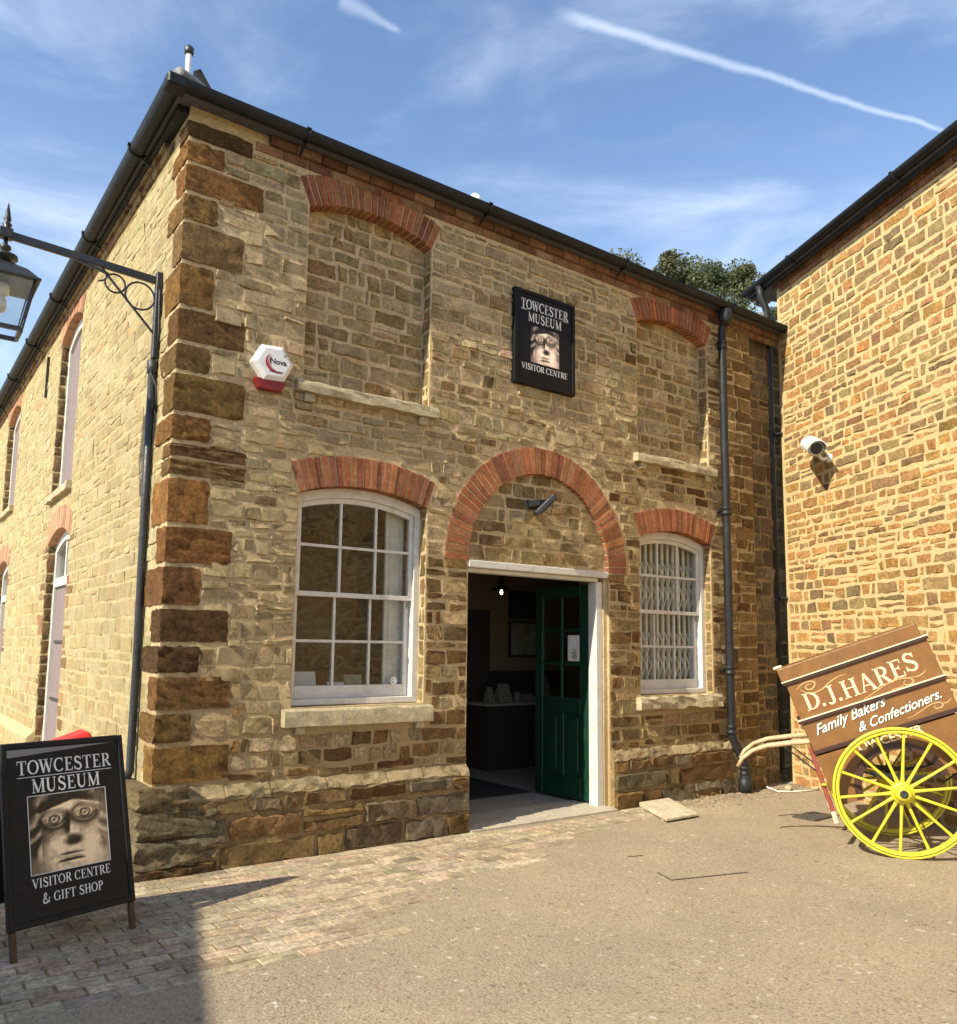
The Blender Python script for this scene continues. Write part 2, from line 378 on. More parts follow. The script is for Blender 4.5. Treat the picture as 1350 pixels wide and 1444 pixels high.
# stone piece -----------------------------------------------------------------
def stone_geo(w, h, prot, rng, back=.016, rough=1.0, nx=None, nz=None, edge=.008, jit=.006, corner=.022):
    nx = nx or int(np.clip(w/.055, 2, 8)); nz = nz or int(np.clip(h/.045, 2, 5))
    e = min(edge, .3*min(w, h))
    us = np.concatenate([[0], np.linspace(e, w-e, nx), [w]])-w/2; zs = np.concatenate([[0], np.linspace(e, h-e, nz), [h]])-h/2
    U, Z = np.meshgrid(us, zs, indexing='ij'); n0, n1_ = U.shape
    D = np.full(U.shape, -prot)
    D[1:-1, 1:-1] += rng.normal(0, .0035*rough, (nx, nz))
    # slight tilt of the face
    D[1:-1, 1:-1] += (U[1:-1, 1:-1]/w)*rng.normal(0, .0035*rough) + (Z[1:-1, 1:-1]/h)*rng.normal(0, .004*rough)
    D[1:-1, 1:-1] = np.minimum(D[1:-1, 1:-1], -.0022)
    ring = np.zeros(U.shape, bool); ring[1, :] = ring[-2, :] = True; ring[:, 1] = ring[:, -2] = True
    D[ring] = np.minimum(D[ring]+.0012, -.0012)
    out = np.zeros(U.shape, bool); out[0, :] = out[-1, :] = True; out[:, 0] = out[:, -1] = True
    D[out] = back
    # wavy outline, rounded corners
    ju = rng.normal(0, jit, U.shape); jz = rng.normal(0, jit*.8, U.shape)
    U = U+np.where(out | ring, ju, ju*.5); Z = Z+np.where(out | ring, jz, jz*.5)
    cr = min(.28*min(w, h), corner)
    for i in (0, -1):
        for j in (0, -1):
            U[i, j] += cr*(.55 if i == 0 else -.55); Z[i, j] += cr*(.55 if j == 0 else -.55)
    V = np.stack([U, D, Z], -1).reshape(-1, 3)
    F = [(i*n1_+j, (i+1)*n1_+j, (i+1)*n1_+j+1, i*n1_+j+1) for i in range(n0-1) for j in range(n1_-1)]
    return V, F
def lay_stones(fr, u0, u1, z0, z1, hs, ws, blocked, rng, joint=.014, thin=.12):
    """courses of rubble; blocked(z) -> list of (a,b) intervals not to build in"""
    out = []; z = z0
    while z < z1-.03:
        h = min(rng.uniform(*hs), z1-z)
        if z1-(z+h) < .05: h = z1-z
        iv = [(u0, u1)]
        for a, b in blocked(z+h*.5):
            nv = []
            for p, q in iv:
                if b <= p or a >= q: nv.append((p, q)); continue
                if a > p: nv.append((p, a))
                if b < q: nv.append((b, q))
            iv = nv
        for p, q in iv:
            if q-p < .05: continue
            u = p
            while u < q-.02:
                w = rng.uniform(*ws)*rng.choice([.6, 1, 1, 1.35])*(.75+.25*h/hs[1])
                if q-(u+w) < ws[0]*.6: w = q-u
                dz = rng.normal(0, .006); zz = z+dz
                if rng.random() < thin and h > .11 and w > .16:
                    k = rng.uniform(.4, .6)
                    out.append((u, u+w, zz, zz+h*k)); out.append((u, u+w, zz+h*k, zz+h))
                elif rng.random() < .07 and h > .1:
                    k = rng.uniform(.25, .75); out.append((u, u+w*k, zz, zz+h)); out.append((u+w*k, u+w, zz, zz+h))
                else: out.append((u, u+w, zz, zz+h))
                u += w
        z += h
    return [(a+joint/2, b-joint/2, c+joint/2, d-joint/2, fr) for a, b, c, d in out if b-a > joint+.03 and d-c > joint+.02]
def score(s):
    p = s[4]((s[0]+s[1])/2, 0, (s[2]+s[3])/2)-CAM; zc = p.dot(FW)
    if zc < .3: return -1
    a = p.dot(RT)/zc; b = p.dot(UP)/zc
    if abs(a-.007) > .60 or b < -.60 or b > .69: return -1
    facing = abs(s[4].y.dot(p.normalized()))
    return (s[1]-s[0])*(s[3]-s[2])/zc**2*facing
def place_stones(stones, parent, mat, mat_mass, colf, rng, prot=(.004, .014), n_single=300, name='stone', mass='stone_courses', rough=1.0, jit=.007, edge=.009, washf=None):
    order = sorted(range(len(stones)), key=lambda i: -score(stones[i])); single = set(i for i in order[:n_single] if score(stones[i]) > 0)
    mb = MB(); VV = []; FFc = []; CC = []; off = 0
    for i, (a, b, c, d, fr) in enumerate(stones):
        w, h = b-a, d-c; uc, zc = (a+b)/2, (c+d)/2
        V, F = stone_geo(w, h, rng.uniform(*prot), rng, rough=rough, jit=jit, edge=edge)
        col = colf(uc, zc, w, h, rng); al = washf(uc, zc, rng) if washf else 0.0
        if i in single:
            me = bpy.data.meshes.new(name); me.from_pydata(V.tolist(), [], F); me.materials.append(MATS[mat])
            me.polygons.foreach_set('use_smooth', [True]*len(me.polygons))
            me.set_sharp_from_angle(angle=R(32))
            o = bpy.data.objects.new(name, me); C.objects.link(o)
            M = fr.rot().to_4x4(); M.translation = fr(uc, 0, zc); o.matrix_basis = M; o.color = (*col, al); setpar(o, parent)
        else:
            X = np.array(fr.x); Y = np.array(fr.y); O = np.array(fr(uc, 0, zc))
            P = O+V[:, :1]*X+V[:, 1:2]*Y+V[:, 2:]*np.array([0, 0, 1])
            VV.append(P); FFc.append(np.array(F)+off); off += len(P); CC.append(np.tile(np.array([*col, al]), (len(P), 1)))
    if VV:
        me = bpy.data.meshes.new(mass); me.from_pydata(np.concatenate(VV).tolist(), [], np.concatenate(FFc).tolist())
        ca = me.color_attributes.new('Col', 'FLOAT_COLOR', 'POINT'); ca.data.foreach_set('color', np.concatenate(CC).astype(np.float32).ravel())
        me.materials.append(MATS[mat_mass]); me.polygons.foreach_set('use_smooth', [True]*len(me.polygons)); me.set_sharp_from_angle(angle=R(32))
        o = bpy.data.objects.new(mass, me); C.objects.link(o); setpar(o, parent); o['kind'] = 'stuff'
def vary(c, rng, s=.12, hue=.05):
    k = 1+rng.normal(0, s); return tuple(max(.01, x*k*(1+rng.normal(0, hue))) for x in c)

# brick wedge -------------------------------------------------------------------
def brick_wedge(fr, quad, d_front, d_back, parent, mat, col, name='brick', inset=.004):
    """quad: 4 (u,z) corners; chamfered front"""
    cx = sum(p[0] for p in quad)/4; cz = sum(p[1] for p in quad)/4
    ins = []
    for u, z in quad:
        L = math.hypot(u-cx, z-cz); k = 1-inset*1.3/L; ins.append((cx+(u-cx)*k, cz+(z-cz)*k))
    V = [fr(u, d_back, z) for u, z in quad]+[fr(u, d_front+inset, z) for u, z in quad]+[fr(u, d_front, z) for u, z in ins]
    F = [(0,1,2,3)]+[(i, (i+1) % 4, 4+(i+1) % 4, 4+i) for i in range(4)]+[(4+i, 4+(i+1) % 4, 8+(i+1) % 4, 8+i) for i in range(4)]+[(8,9,10,11)]
    mb = MB(); mb.add(V, F); o = mb.build(name, mat, parent, org=fr(cx, 0, cz)); o.color = (*col, 1); return o
BRICKC = [(.33, .112, .047), (.28, .095, .041), (.36, .135, .058), (.235, .078, .038), (.30, .125, .062)]
def brick_arch(fr, u0, u1, zs, rise, depth, n, parent, mat='brick', front=-.010, back=.11, drop=.004, a0=None, a1=None, cz=None, Rr=None, gap=.0125, cols=BRICKC, pale=0):
    if Rr is None:
        _, (cx, cz, Rr, t) = arc_pts(u0, u1, zs, rise); a0, a1 = -t, t
    else: cx = (u0+u1)/2
    for i in range(n):
        p, q = a0+(a1-a0)*i/n, a0+(a1-a0)*(i+1)/n
        g0 = gap/2/Rr; g1 = gap/2/(Rr+depth); ri = Rr-drop; ro = Rr+depth+random.uniform(-.006, .004)
        quad = [(cx+ri*math.sin(p+g0), cz+ri*math.cos(p+g0)), (cx+ri*math.sin(q-g0), cz+ri*math.cos(q-g0)), (cx+ro*math.sin(q-g1), cz+ro*math.cos(q-g1)), (cx+ro*math.sin(p+g1), cz+ro*math.cos(p+g1))]
        c = vary(random.choice(cols), RNG, .12, .04)
        if pale: c = tuple(x*(1-pale)+y*pale for x, y in zip(c, (.6, .42, .28)))
        brick_wedge(fr, quad, front+random.uniform(-.003, .004), back, parent, mat, c)

# ------------------------------------------------------------------ lettering
def stroke(mb, pts, wd, T2W):
    n = len(pts); L = []; Rr = []
    for i, (x, y) in enumerate(pts):
        a = pts[max(0, i-1)]; b = pts[min(n-1, i+1)]; dx, dy = b[0]-a[0], b[1]-a[1]; l = math.hypot(dx, dy) or 1
        w = (wd[i] if isinstance(wd, (list, tuple)) else wd)/2; nx_, ny_ = -dy/l*w, dx/l*w
        L.append(T2W(x+nx_, y+ny_)); Rr.append(T2W(x-nx_, y-ny_))
    mb.add(L+Rr, [(i, i+1, n+i+1, n+i) for i in range(n-1)])
TK, TN = .17, .065
def ell(cx, cy, rx, ry, a0, a1, n=18):
    P = []; Wd = []
    for i in range(n+1):
        a = math.radians(a0+(a1-a0)*i/n); P.append((cx+rx*math.cos(a), cy+ry*math.sin(a))); Wd.append(TN+(TK-TN)*abs(math.cos(a))**1.3)
    return P, Wd
def bez(p, n=16):
    out = []
    for k in range(0, len(p)-1, 3):
        a, b, c, d = p[k:k+4]
        for i in range(n+(k+3 >= len(p)-1)):
            t = i/n; s_ = 1-t; out.append(tuple(s_**3*a[j]+3*s_*s_*t*b[j]+3*s_*t*t*c[j]+t**3*d[j] for j in (0, 1)))
    return out
def glyph(ch):
    """list of (pts, width), advance"""
    S = []
    def stem(x, T=TK): S.append(([(x, 0), (x, 1)], T)); ser(x, 0, T); ser(x, 1, T)
    def ser(x, y, T=TK, h=.16): S.append(([(x-T/2-h*.62, y+(.025 if y < .5 else -.025)), (x+T/2+h*.62, y+(.025 if y < .5 else -.025))], .05))
    def hb(x0, x1, y, w=TN): S.append(([(x0, y), (x1, y)], w))
    def line(a, b, w): S.append(([a, b], w))
    if ch == ' ': return S, .38
    if ch == '.': S.append(([(.1, .0), (.1, .16)], .16)); return S, .3
    if ch == 'I': stem(.22); return S, .46
    if ch in 'TY': stem(.42); hb(.03, .81, .965); line((.055, 1), (.055, .74), .05); line((.785, 1), (.785, .74), .05); return S, .86
    if ch in 'EF':
        stem(.24); hb(.2, .72, .965); line((.70, 1), (.70, .76), .05); hb(.2, .56, .52); line((.555, .63), (.555, .41), .05)
        if ch == 'E': hb(.2, .76, .035); line((.745, 0), (.745, .27), .05); return S, .83
        return S, .77
    if ch == 'H': stem(.22); stem(.78); hb(.22, .78, .52); return S, 1.0
    if ch == 'N': stem(.18, TN); stem(.82, TN); line((.16, .98), (.82, .03), TK); return S, 1.0
    if ch == 'M': stem(.18, TN); stem(.98); line((.18, .98), (.57, .03), TK); line((.57, .03), (.96, .98), TN); return S, 1.16
    if ch == 'V': line((.14, .98), (.47, .02), TK); line((.47, .02), (.78, .98), TN); ser(.14, 1); ser(.78, 1, TN); return S, .92
    if ch == 'W': line((.12, .98), (.38, .02), TK); line((.38, .02), (.62, .98), TN); line((.58, .98), (.86, .02), TK); line((.86, .02), (1.12, .98), TN); ser(.12, 1); ser(.6, 1); ser(1.12, 1, TN); return S, 1.24
    if ch == 'A': line((.14, .02), (.48, 1), TN); line((.46, 1), (.82, .02), TK); hb(.26, .7, .34); ser(.14, 0, TN); ser(.82, 0); return S, .96
    if ch == 'O': S.append(ell(.48, .5, .40, .47, 0, 360, 30)); return S, .96
    if ch == 'D': stem(.22); P, Wd = ell(.32, .5, .50, .465, 90, -90, 20); S.append((P, Wd)); hb(.2, .34, .965); hb(.2, .34, .035); return S, .94
    if ch == 'C': S.append(ell(.48, .5, .40, .47, 48, 318, 26)); line((.77, .99), (.77, .68), .05); return S, .88
    if ch == 'G': S.append(ell(.48, .5, .40, .47, 48, 318, 26)); line((.77, .99), (.77, .68), .05); line((.80, .06), (.80, .42), TK*.9); hb(.62, .95, .43, .05); return S, 1.0
    if ch == 'U': line((.22, 1), (.22, .34), TK); P, Wd = ell(.5, .36, .28, .33, 180, 360, 16); S.append((P, [TK+(TN-TK)*i/16 for i in range(17)])); line((.78, .34), (.78, 1), TN); ser(.22, 1); ser(.78, 1, TN); return S, 1.0
    if ch == 'J': line((.42, 1), (.42, .2), TK); S.append((ell(.24, .2, .18, .2, 0, -150, 12)[0], [TK-(TK-.07)*i/12 for i in range(13)])); ser(.42, 1); return S, .66
    if ch in 'RP':
        stem(.24); P, Wd = ell(.42, .735, .28, .235, 90, -90, 14); S.append((P, Wd)); hb(.22, .43, .965); hb(.22, .43, .50)
        if ch == 'R': S.append(([(.44, .5), (.58, .34), (.72, .12), (.9, .02)], [.1, TK, TK, .08])); return S, .9
        return S, .8
    if ch == 'S':
        P = bez([(.62, .76), (.58, .98), (.18, 1.06), (.16, .75), (.15, .5), (.66, .53), (.66, .25), (.66, -.06), (.18, -.06), (.1, .26)]); n = len(P)
        S.append((P, [TN+(TK-TN)*math.sin(math.pi*i/(n-1))**1.2 for i in range(n)])); line((.64, .99), (.64, .70), .05); line((.1, .01), (.1, .31), .05); return S, .78
    if ch == '&':
        P = bez([(.96, .5), (.84, .2), (.62, -.02), (.36, -.0), (.0, .02), (.02, .42), (.3, .54), (.62, .68), (.62, .97), (.42, .98), (.2, .97), (.2, .74), (.36, .52), (.5, .33), (.7, .08), (.98, .05)]); n = len(P)
        S.append((P, [.06+.1*abs(math.sin(2.2*math.pi*i/(n-1))) for i in range(n)])); hb(.84, 1.06, .5, .05); return S, 1.1
    return S, .5
def serif_text(name, text, size, T2W, mat, parent, x0=0, y0=0, width=None, track=.04, arch=None, align='L'):
    adv = sum(glyph(c)[1]+track for c in text)
    sx = size if width is None else width/adv
    x = x0 if align == 'L' else x0-adv*sx/2
    mb = MB()
    for c in text:
        S, a = glyph(c)
        for P, Wd in S:
            k = sx/size
            stroke(mb, [(px, py) for px, py in P], Wd, lambda p, q, x=x: T2W(x+p*sx, y0+q*size+(arch(x) if arch else 0)))
        x += (a+track)*sx
    return mb.build(name, mat, parent, nrm=False)
def sans_text(name, text, size, T2W, mat, parent, x0, y0, shear=0, bold=0, width=None, arch=None):
    cu = bpy.data.curves.new(name, 'FONT'); cu.body = text; cu.size = size; cu.shear = shear; cu.offset = bold; cu.resolution_u = 5
    o = bpy.data.objects.new(name, cu); C.objects.link(o)
    bpy.context.view_layer.update()
    me = bpy.data.meshes.new_from_object(o.evaluated_get(bpy.context.evaluated_depsgraph_get())); bpy.data.objects.remove(o)
    xs = [v.co.x for v in me.vertices]; w = max(xs)-min(xs); k = width/w if width else 1; mx = min(xs)
    mb = MB(); mb.add([T2W(x0+(v.co.x-mx)*k, y0+v.co.y+(arch((v.co.x-mx)*k) if arch else 0)) for v in me.vertices], [tuple(p.vertices) for p in me.polygons])
    bpy.data.meshes.remove(me)
    return mb.build(name, mat, parent, nrm=False)

# the printed photograph on both signs: a weathered carved stone face, drawn as flat print
def face_print(name, T2W, w, h, parent, tint=(1, 1, 1), contrast=1.0, n=110):
    ny = int(n*h/w); X, Y = np.meshgrid(np.linspace(-1, 1, n), np.linspace(1, -1, ny), indexing='ij')
    H = np.zeros_like(X)
    g = lambda x, y, sx, sy, a=1, r=0: a*np.exp(-(((X-x)*math.cos(r)+(Y-y)*math.sin(r))/sx)**2-((-(X-x)*math.sin(r)+(Y-y)*math.cos(r))/sy)**2)
    H += .9*np.exp(-(X/1.0)**4-((Y+.1)/1.15)**4)
    for sx, ex, ey in ((-1, -.40, .34), (1, .40, .42)):
        H += g(ex, ey+.30, .40, .12, .5, -.28*sx)      # brow
        H -= g(ex, ey, .36, .23, .45)                   # socket
        H += g(ex, ey, .24, .165, .42)                   # eyeball
        H += .07*np.exp(-((np.hypot((X-ex)/.29, (Y-ey)/.20)-1)/.16)**2)
        H -= .16*np.exp(-((np.hypot((X-ex)/.12, (Y-ey)/.105)-1)/.22)**2); H -= g(ex, ey, .035, .035, .14)
        H += g(sx*.55, -.28, .3, .3, .10)
    H += g(.02, .15, .10, .38, .34)+g(.02, -.22, .17, .13, .22); H -= g(.05, -.24, .16, .11, .6)
    H += g(.0, -.66, .30, .055, .16, 0)+g(.0, -.84, .22, .07, .14); H -= np.exp(-((Y+.73+.35*X*X)/.035)**2-(X/.30)**4)*.22
    rr = np.random.default_rng(3)
    hair = (np.clip((np.abs(X)-.72)/.12, 0, 1)*np.clip((Y+.75)/.2, 0, 1)+np.clip((Y-.80+.15*np.abs(X))/.1, 0, 1)*.6).clip(0, 1)
    H += hair*(.22*np.sin(9*Y+9*np.abs(X)+2*np.sin(5*Y))*.5+.05)
    def nz(s):
        a = rr.random((s, s)); xi = (X+1)/2*(s-1); yi = (Y+1)/2*(s-1); x0 = np.clip(xi.astype(int), 0, s-2); y0 = np.clip(yi.astype(int), 0, s-2); fx, fy = xi-x0, yi-y0
        return a[x0, y0]*(1-fx)*(1-fy)+a[x0+1, y0]*fx*(1-fy)+a[x0, y0+1]*(1-fx)*fy+a[x0+1, y0+1]*fx*fy-.5
    H += .07*nz(9)+.025*nz(22)+.008*nz(60)
    H *= 1.7; gx = np.gradient(H, axis=0)*n/2; gy = -np.gradient(H, axis=1)*ny/2
    lum = (1.0-.55*gx*contrast*.62+.62*gy*contrast*.62)/np.sqrt(1+.45*(gx**2+gy**2))
    lum = np.clip(.5*lum+.12, .03, 1.0)*(1+.25*nz(40)); lum *= np.clip(.35+.62*(H/1.7-.1), .12, 1.15)
    for ex, ey in ((-.40, .34), (.40, .42)): lum *= 1-.8*np.exp(-((np.hypot((X-ex)/.33, (Y-ey+.02)/.24)-1)/.30)**2)*(.6+.4*(Y < ey))
    lum *= 1-.88*np.clip(1.4*g(.05, -.25, .15, .12), 0, 1); lum *= 1-.5*hair*np.clip(np.sin(9*Y+9*np.abs(X)+2*np.sin(5*Y))*1.5, 0, 1)
    lum = (lum*2.1).clip(0, 1.2)**1.5*1.25; col = np.stack([.62*lum*tint[0], .47*lum*tint[1], .29*lum*tint[2], np.ones_like(lum)], -1).clip(0.006, 1)
    me = bpy.data.meshes.new(name)
    V = [T2W(x*w/2, y*h/2) for x, y in zip(X.ravel(), Y.ravel())]
    F = [(i*ny+j, (i+1)*ny+j, (i+1)*ny+j+1, i*ny+j+1) for i in range(n-1) for j in range(ny-1)]
    me.from_pydata([tuple(v) for v in V], [], F)
    ca = me.color_attributes.new('Col', 'FLOAT_COLOR', 'POINT'); ca.data.foreach_set('color', col.reshape(-1, 4).astype(np.float32).ravel())
    me.materials.append(MATS['photo_print']); o = bpy.data.objects.new(name, me); C.objects.link(o); setpar(o, parent); return o

# ================================================================== SETTING
def ground():
    xs = np.concatenate([np.linspace(-400, -8, 12), np.linspace(-7, 9, 65), np.linspace(10, 400, 12)])
    ys = np.concatenate([np.linspace(-400, -9, 12), np.linspace(-8, 2, 41), np.linspace(3, 400, 12)])
    X, Y = np.meshgrid(xs, ys, indexing='ij'); k = len(ys)
    Z = np.full(X.shape, FBZ)
    V = np.stack([X, Y, Z], -1).reshape(-1, 3).tolist()
    F = [(i*k+j, (i+1)*k+j, (i+1)*k+j+1, i*k+j+1) for i in range(len(xs)-1) for j in range(k-1)]
    mb = MB(); mb.v = V; mb.f = F; return struct(mb.build('ground', 'ground', smooth=True))
GROUND = ground()
def gz(x, y): return FBZ

# worn block paving along the foot of the museum
def paving():
    rng = np.random.default_rng(21)
    par = MB(); par.add([(-1.6, -1.80, FBZ+.0022), (.0, -1.80, FBZ+.0022), (.7, -.9, FBZ+.0022), (.9, -.02, FBZ+.0022), (-1.6, -.02, FBZ+.0022)], [(0, 1, 2, 3, 4)])
    par = struct(par.build('pavement', 'mortar_brown'))
    cells = []
    for r in range(17):
        y = -.08-r*.108; x = -1.5+(r % 2)*.11
        x1 = 4.9 if r < 4 else (3.6-.24*(r-4) if r < 10 else 1.5-.16*(r-10))+rng.uniform(-.3, .3)
        while x < x1-.1:
            if not (2.6 < x+.1 < 4.5 and r < 1): cells.append((x, y))
            x += .222
    proto = []
    for k in range(8):
        V, F = stone_geo(.216, .102, .0045, rng, back=.006, rough=.22, nx=3, nz=2, edge=.0045, jit=.0014, corner=.005)
        V = np.stack([V[:, 0], V[:, 2], -V[:, 1]], -1); me = bpy.data.meshes.new('paver'); me.from_pydata(V.tolist(), [], [f for f in F]); me.materials.append(MATS['paver'])
        proto.append(me)
    cells.sort(key=lambda c: (c[0]+1.66)**2+(c[1]+5.97)**2)
    cols = [(.37, .295, .195), (.345, .272, .18), (.38, .305, .205), (.325, .25, .165)]
    mass = MB()
    for i, (x, y) in enumerate(cells):
        z = FBZ+.0022+rng.normal(0, .0005); col = vary(cols[rng.integers(4)], rng, .1, .03)
        if i < 300:
            o = bpy.data.objects.new('paver', proto[rng.integers(8)]); C.objects.link(o); o.location = (x+.11, y-.05, z)
            o.rotation_euler = (rng.normal(0, .003), rng.normal(0, .003), rng.normal(0, .006)+(math.pi if rng.random() < .5 else 0)); o.color = (*col, 1); setpar(o, par)
        else:
            me = proto[rng.integers(8)]; mass.add([(v.co.x+x+.11, v.co.y+y-.05, v.co.z+z) for v in me.vertices], [tuple(p.vertices) for p in me.polygons], col)
    if mass.v: mass.build('paver_rows', 'paver_mass', par, smooth=False, kind='stuff', nrm=False)
paving()

# ================================================================== MUSEUM
MUS = empty('museum_building', (3.5, 2, FBZ), 'two-storey buff stone museum with brick arches, dark corner quoins and open green door', 'building')
WIN = [(.998, 2.202), (4.90, 6.099)]; WS, WH, WR = 1.063, 2.744, .105
NS, NH, NR = 3.652, 5.14, .125
DL, DR, DH, AC = 2.655, 4.44, 2.334, 3.5475
TOP = 5.60; END = 6.94
def front_wall():
    mb = MB(); T = .40
    def rect(u0, u1, z0, z1, d0=0): mb.prism([(u0, z0), (u1, z0), (u1, z1), (u0, z1)], FF, d0, T)
    rect(0, .998, -.3, TOP); rect(2.202, DL, -.3, TOP); rect(DR, 4.90, -.3, TOP); rect(6.099, END, -.3, TOP)
    for a, b in WIN:
        rect(a, b, -.3, WS)
        p, _ = arc_pts(a, b, WH, WR, 14); mb.prism(p+[(b, NS), (a, NS)], FF, 0, T)
        rect(a, b, NS, NH-.3, .13)
        q, _ = arc_pts(a, b, NH, NR, 14); mb.prism(q+[(b, TOP), (a, TOP)], FF, 0, T)
        rect(a, b, NH-.3, TOP-.01, .13)
    r = (DR-DL)/2
    arc = [(AC+r*math.cos(math.pi-math.pi*i/24), DH+r*math.sin(math.pi*i/24)) for i in range(25)]
    mb.prism(arc+[(DR, TOP), (DL, TOP)], FF, 0, T)
    o = mb.build('front_wall', 'mortar', MUS)
    t = MB(); t.prism([(DL, DH-.004)]+arc[1:-1]+[(DR, DH-.004)], FF, .05, .36); t.build('arch_infill', 'mortar', MUS)
    e = MB(); e.prism([(END, -.3), (7.75, -.3), (7.75, TOP), (END, TOP)], FF, .10, .4); e.build('end_wall', 'mortar_brown', MUS)
front_wall()
QZ = [5.50, 5.339, 5.15, 4.911, 4.685, 4.362, 4.02, 3.748, 3.522, 3.213, 3.002, 2.741, 2.391, 2.101, 1.799, 1.536, 1.32, 1.062, 0.836, 0.56]
QW = []
for i in range(len(QZ)-1):
    long_ = i % 2 == 0
    QW.append((QZ[i+1], QZ[i], (random.uniform(.46, .56) if long_ else random.uniform(.24, .30)), (random.uniform(.20, .26) if long_ else random.uniform(.36, .46))))
QW[2] = (QZ[3], QZ[2], .60, .24)
def qblock(z, k):
    for a, b, f, s in QW:
        if a <= z < b: return (f if k == 0 else s)
    return 0
def chord(z, cz, Rr):
    q = Rr*Rr-(z-cz)**2; return math.sqrt(q) if q > 0 else 0
def blk_front(z):
    B = []
    if z > .55: B.append((-.1, qblock(z, 0)))
    for a, b in WIN:
        c = (a+b)/2
        if .915 < z < 1.07: B.append((a-.08, b+.06))
        if 1.0 < z < WH: B.append((a, b))
        if 3.54 < z < 3.66: B.append((a-.08, b+.07))
        if 3.6 < z < NH: B.append((a, b))
        for zs, rise in ((WH, WR), (NH, NR)):
            _, (cx, cz, Rr, t) = arc_pts(a, b, zs, rise); ro = Rr+.29
            zend = cz+ro*math.cos(t)
            if zs-.02 <= z < zend:
                k = (z-zs)/(zend-zs); hw = (b-a)/2+.012+k*((ro-Rr)*math.sin(t)); B.append((c-hw, c+hw))
            elif zend <= z < cz+ro: hw = chord(z, cz, ro); B.append((c-hw, c+hw))
    if z < DH: B.append((DL, DR))
    else:
        hw = chord(z, DH, 1.185)
        if hw: B.append((AC-hw, AC+hw))
    return B
PALE = [(.63, .475, .25), (.68, .52, .29), (.58, .43, .22), (.65, .49, .275), (.54, .40, .20)]
BROWN = [(.29, .165, .058), (.33, .195, .07), (.23, .125, .044), (.36, .215, .08), (.27, .17, .07)]
TAN = [(.51, .365, .17), (.47, .33, .145), (.54, .395, .19), (.43, .285, .12)]
def col_front(u, z, w, h, rng):
    p = .035
    if z < .95: p = .35
    if u > 4.4 and z < 2.65: p = .4
    if u > 4.4 and 2.65 < z < 3.7: p = .18
    if (2.2 < u < 2.7) and z < 2.35: p = .62
    if (4.4 < u < 4.9) and z < 2.35: p = .66
    if u > 6.2: p = .45
    if u < .95 and z > .9: p = .04
    if u < .96 and z > .9: p = 0.0
    q = rng.random()
    c = BROWN if q < p else (TAN if q < p+.2+(.25 if u > 4.4 else 0) else PALE)
    return vary(c[rng.integers(len(c))], rng, .11, .03)
rs = np.random.default_rng(11)
ST = lay_stones(FF, 0, 6.36, .54, 5.42, (.062, .145), (.13, .34), blk_front, rs)
# plinth stones
FPL = FF.shifted(-.062)
def blk_pl(z): return [(DL-.0, DR)]
PL = lay_stones(FPL, -.05, 6.30, -.06, .44, (.14, .22), (.30, .60), blk_pl, rs, joint=.016, thin=.1)
PL2 = lay_stones(FPL, 6.42, END, -.06, .44, (.12, .18), (.2, .3), lambda z: [], rs)
# coursed blocks right of the drainpipe and rough dark stones in the recess
ED = lay_stones(FF, 6.38, END, .50, 5.50, (.11, .17), (.2, .34), lambda z: [], rs, joint=.010, thin=.05)
FE = FF.shifted(.10)
RO = lay_stones(FE, END+.01, 7.72, -.06, 5.5, (.13, .24), (.22, .4), lambda z: [], rs, joint=.02)
def col_all(u, z, w, h, rng):
    if u > END: return vary([(.22, .155, .08), (.26, .185, .095), (.18, .12, .06), (.29, .215, .125)][rng.integers(4)], rng, .15, .04)
    if u > 6.37: return vary(([(.36, .225, .085), (.32, .19, .07), (.40, .265, .11)] if rng.random() < .75 else BROWN)[rng.integers(3)], rng, .1, .03)
    if z < .46: return vary((BROWN+[(.26, .19, .10), (.23, .18, .11)])[rng.integers(7)], rng, .14, .04)
    return col_front(u, z, w, h, rng)
# niche and door-arch infill
FN = FF.shifted(.13)
NI = []
for a, b in WIN:
    def blk_n(z, a=a, b=b):
        _, (cx, cz, Rr, t) = arc_pts(a, b, NH, NR)
        hw = (b-a)/2 if z < NH else chord(z, cz, Rr)
        return [(a-1, (a+b)/2-hw), ((a+b)/2+hw, b+1)]
    NI += lay_stones(FN, a, b, NS, NH+NR, (.10, .17), (.17, .30), blk_n, rs, joint=.02)
FT = FF.shifted(.05)
def blk_t(z):
    hw = chord(z, DH, .885); return [(0, AC-hw), (AC+hw, 9)]
NI_T = lay_stones(FT, DL, DR, DH+.01, DH+.89, (.11, .15), (.18, .32), blk_t, rs, joint=.014, thin=0)
def col_n(u, z, w, h, rng):
    if z < 3.4: return vary((TAN+[(.36, .24, .10)])[rng.integers(5)], rng, .1, .03)
    c = (TAN+[(.36, .24, .11), (.32, .215, .10)]) if rng.random() < .72 else PALE
    return vary(c[rng.integers(4)], rng, .1, .03)
ALL = ST+PL+PL2+ED+RO
fn = lambda u, z, w, h, rng: (col_n if any(a < u < b and NS < z < NH+.14 for a, b in WIN) or (DH < z and abs(u-AC) < .9 and math.hypot(u-AC, z-DH) < .9) else col_all)(u, z, w, h, rng)
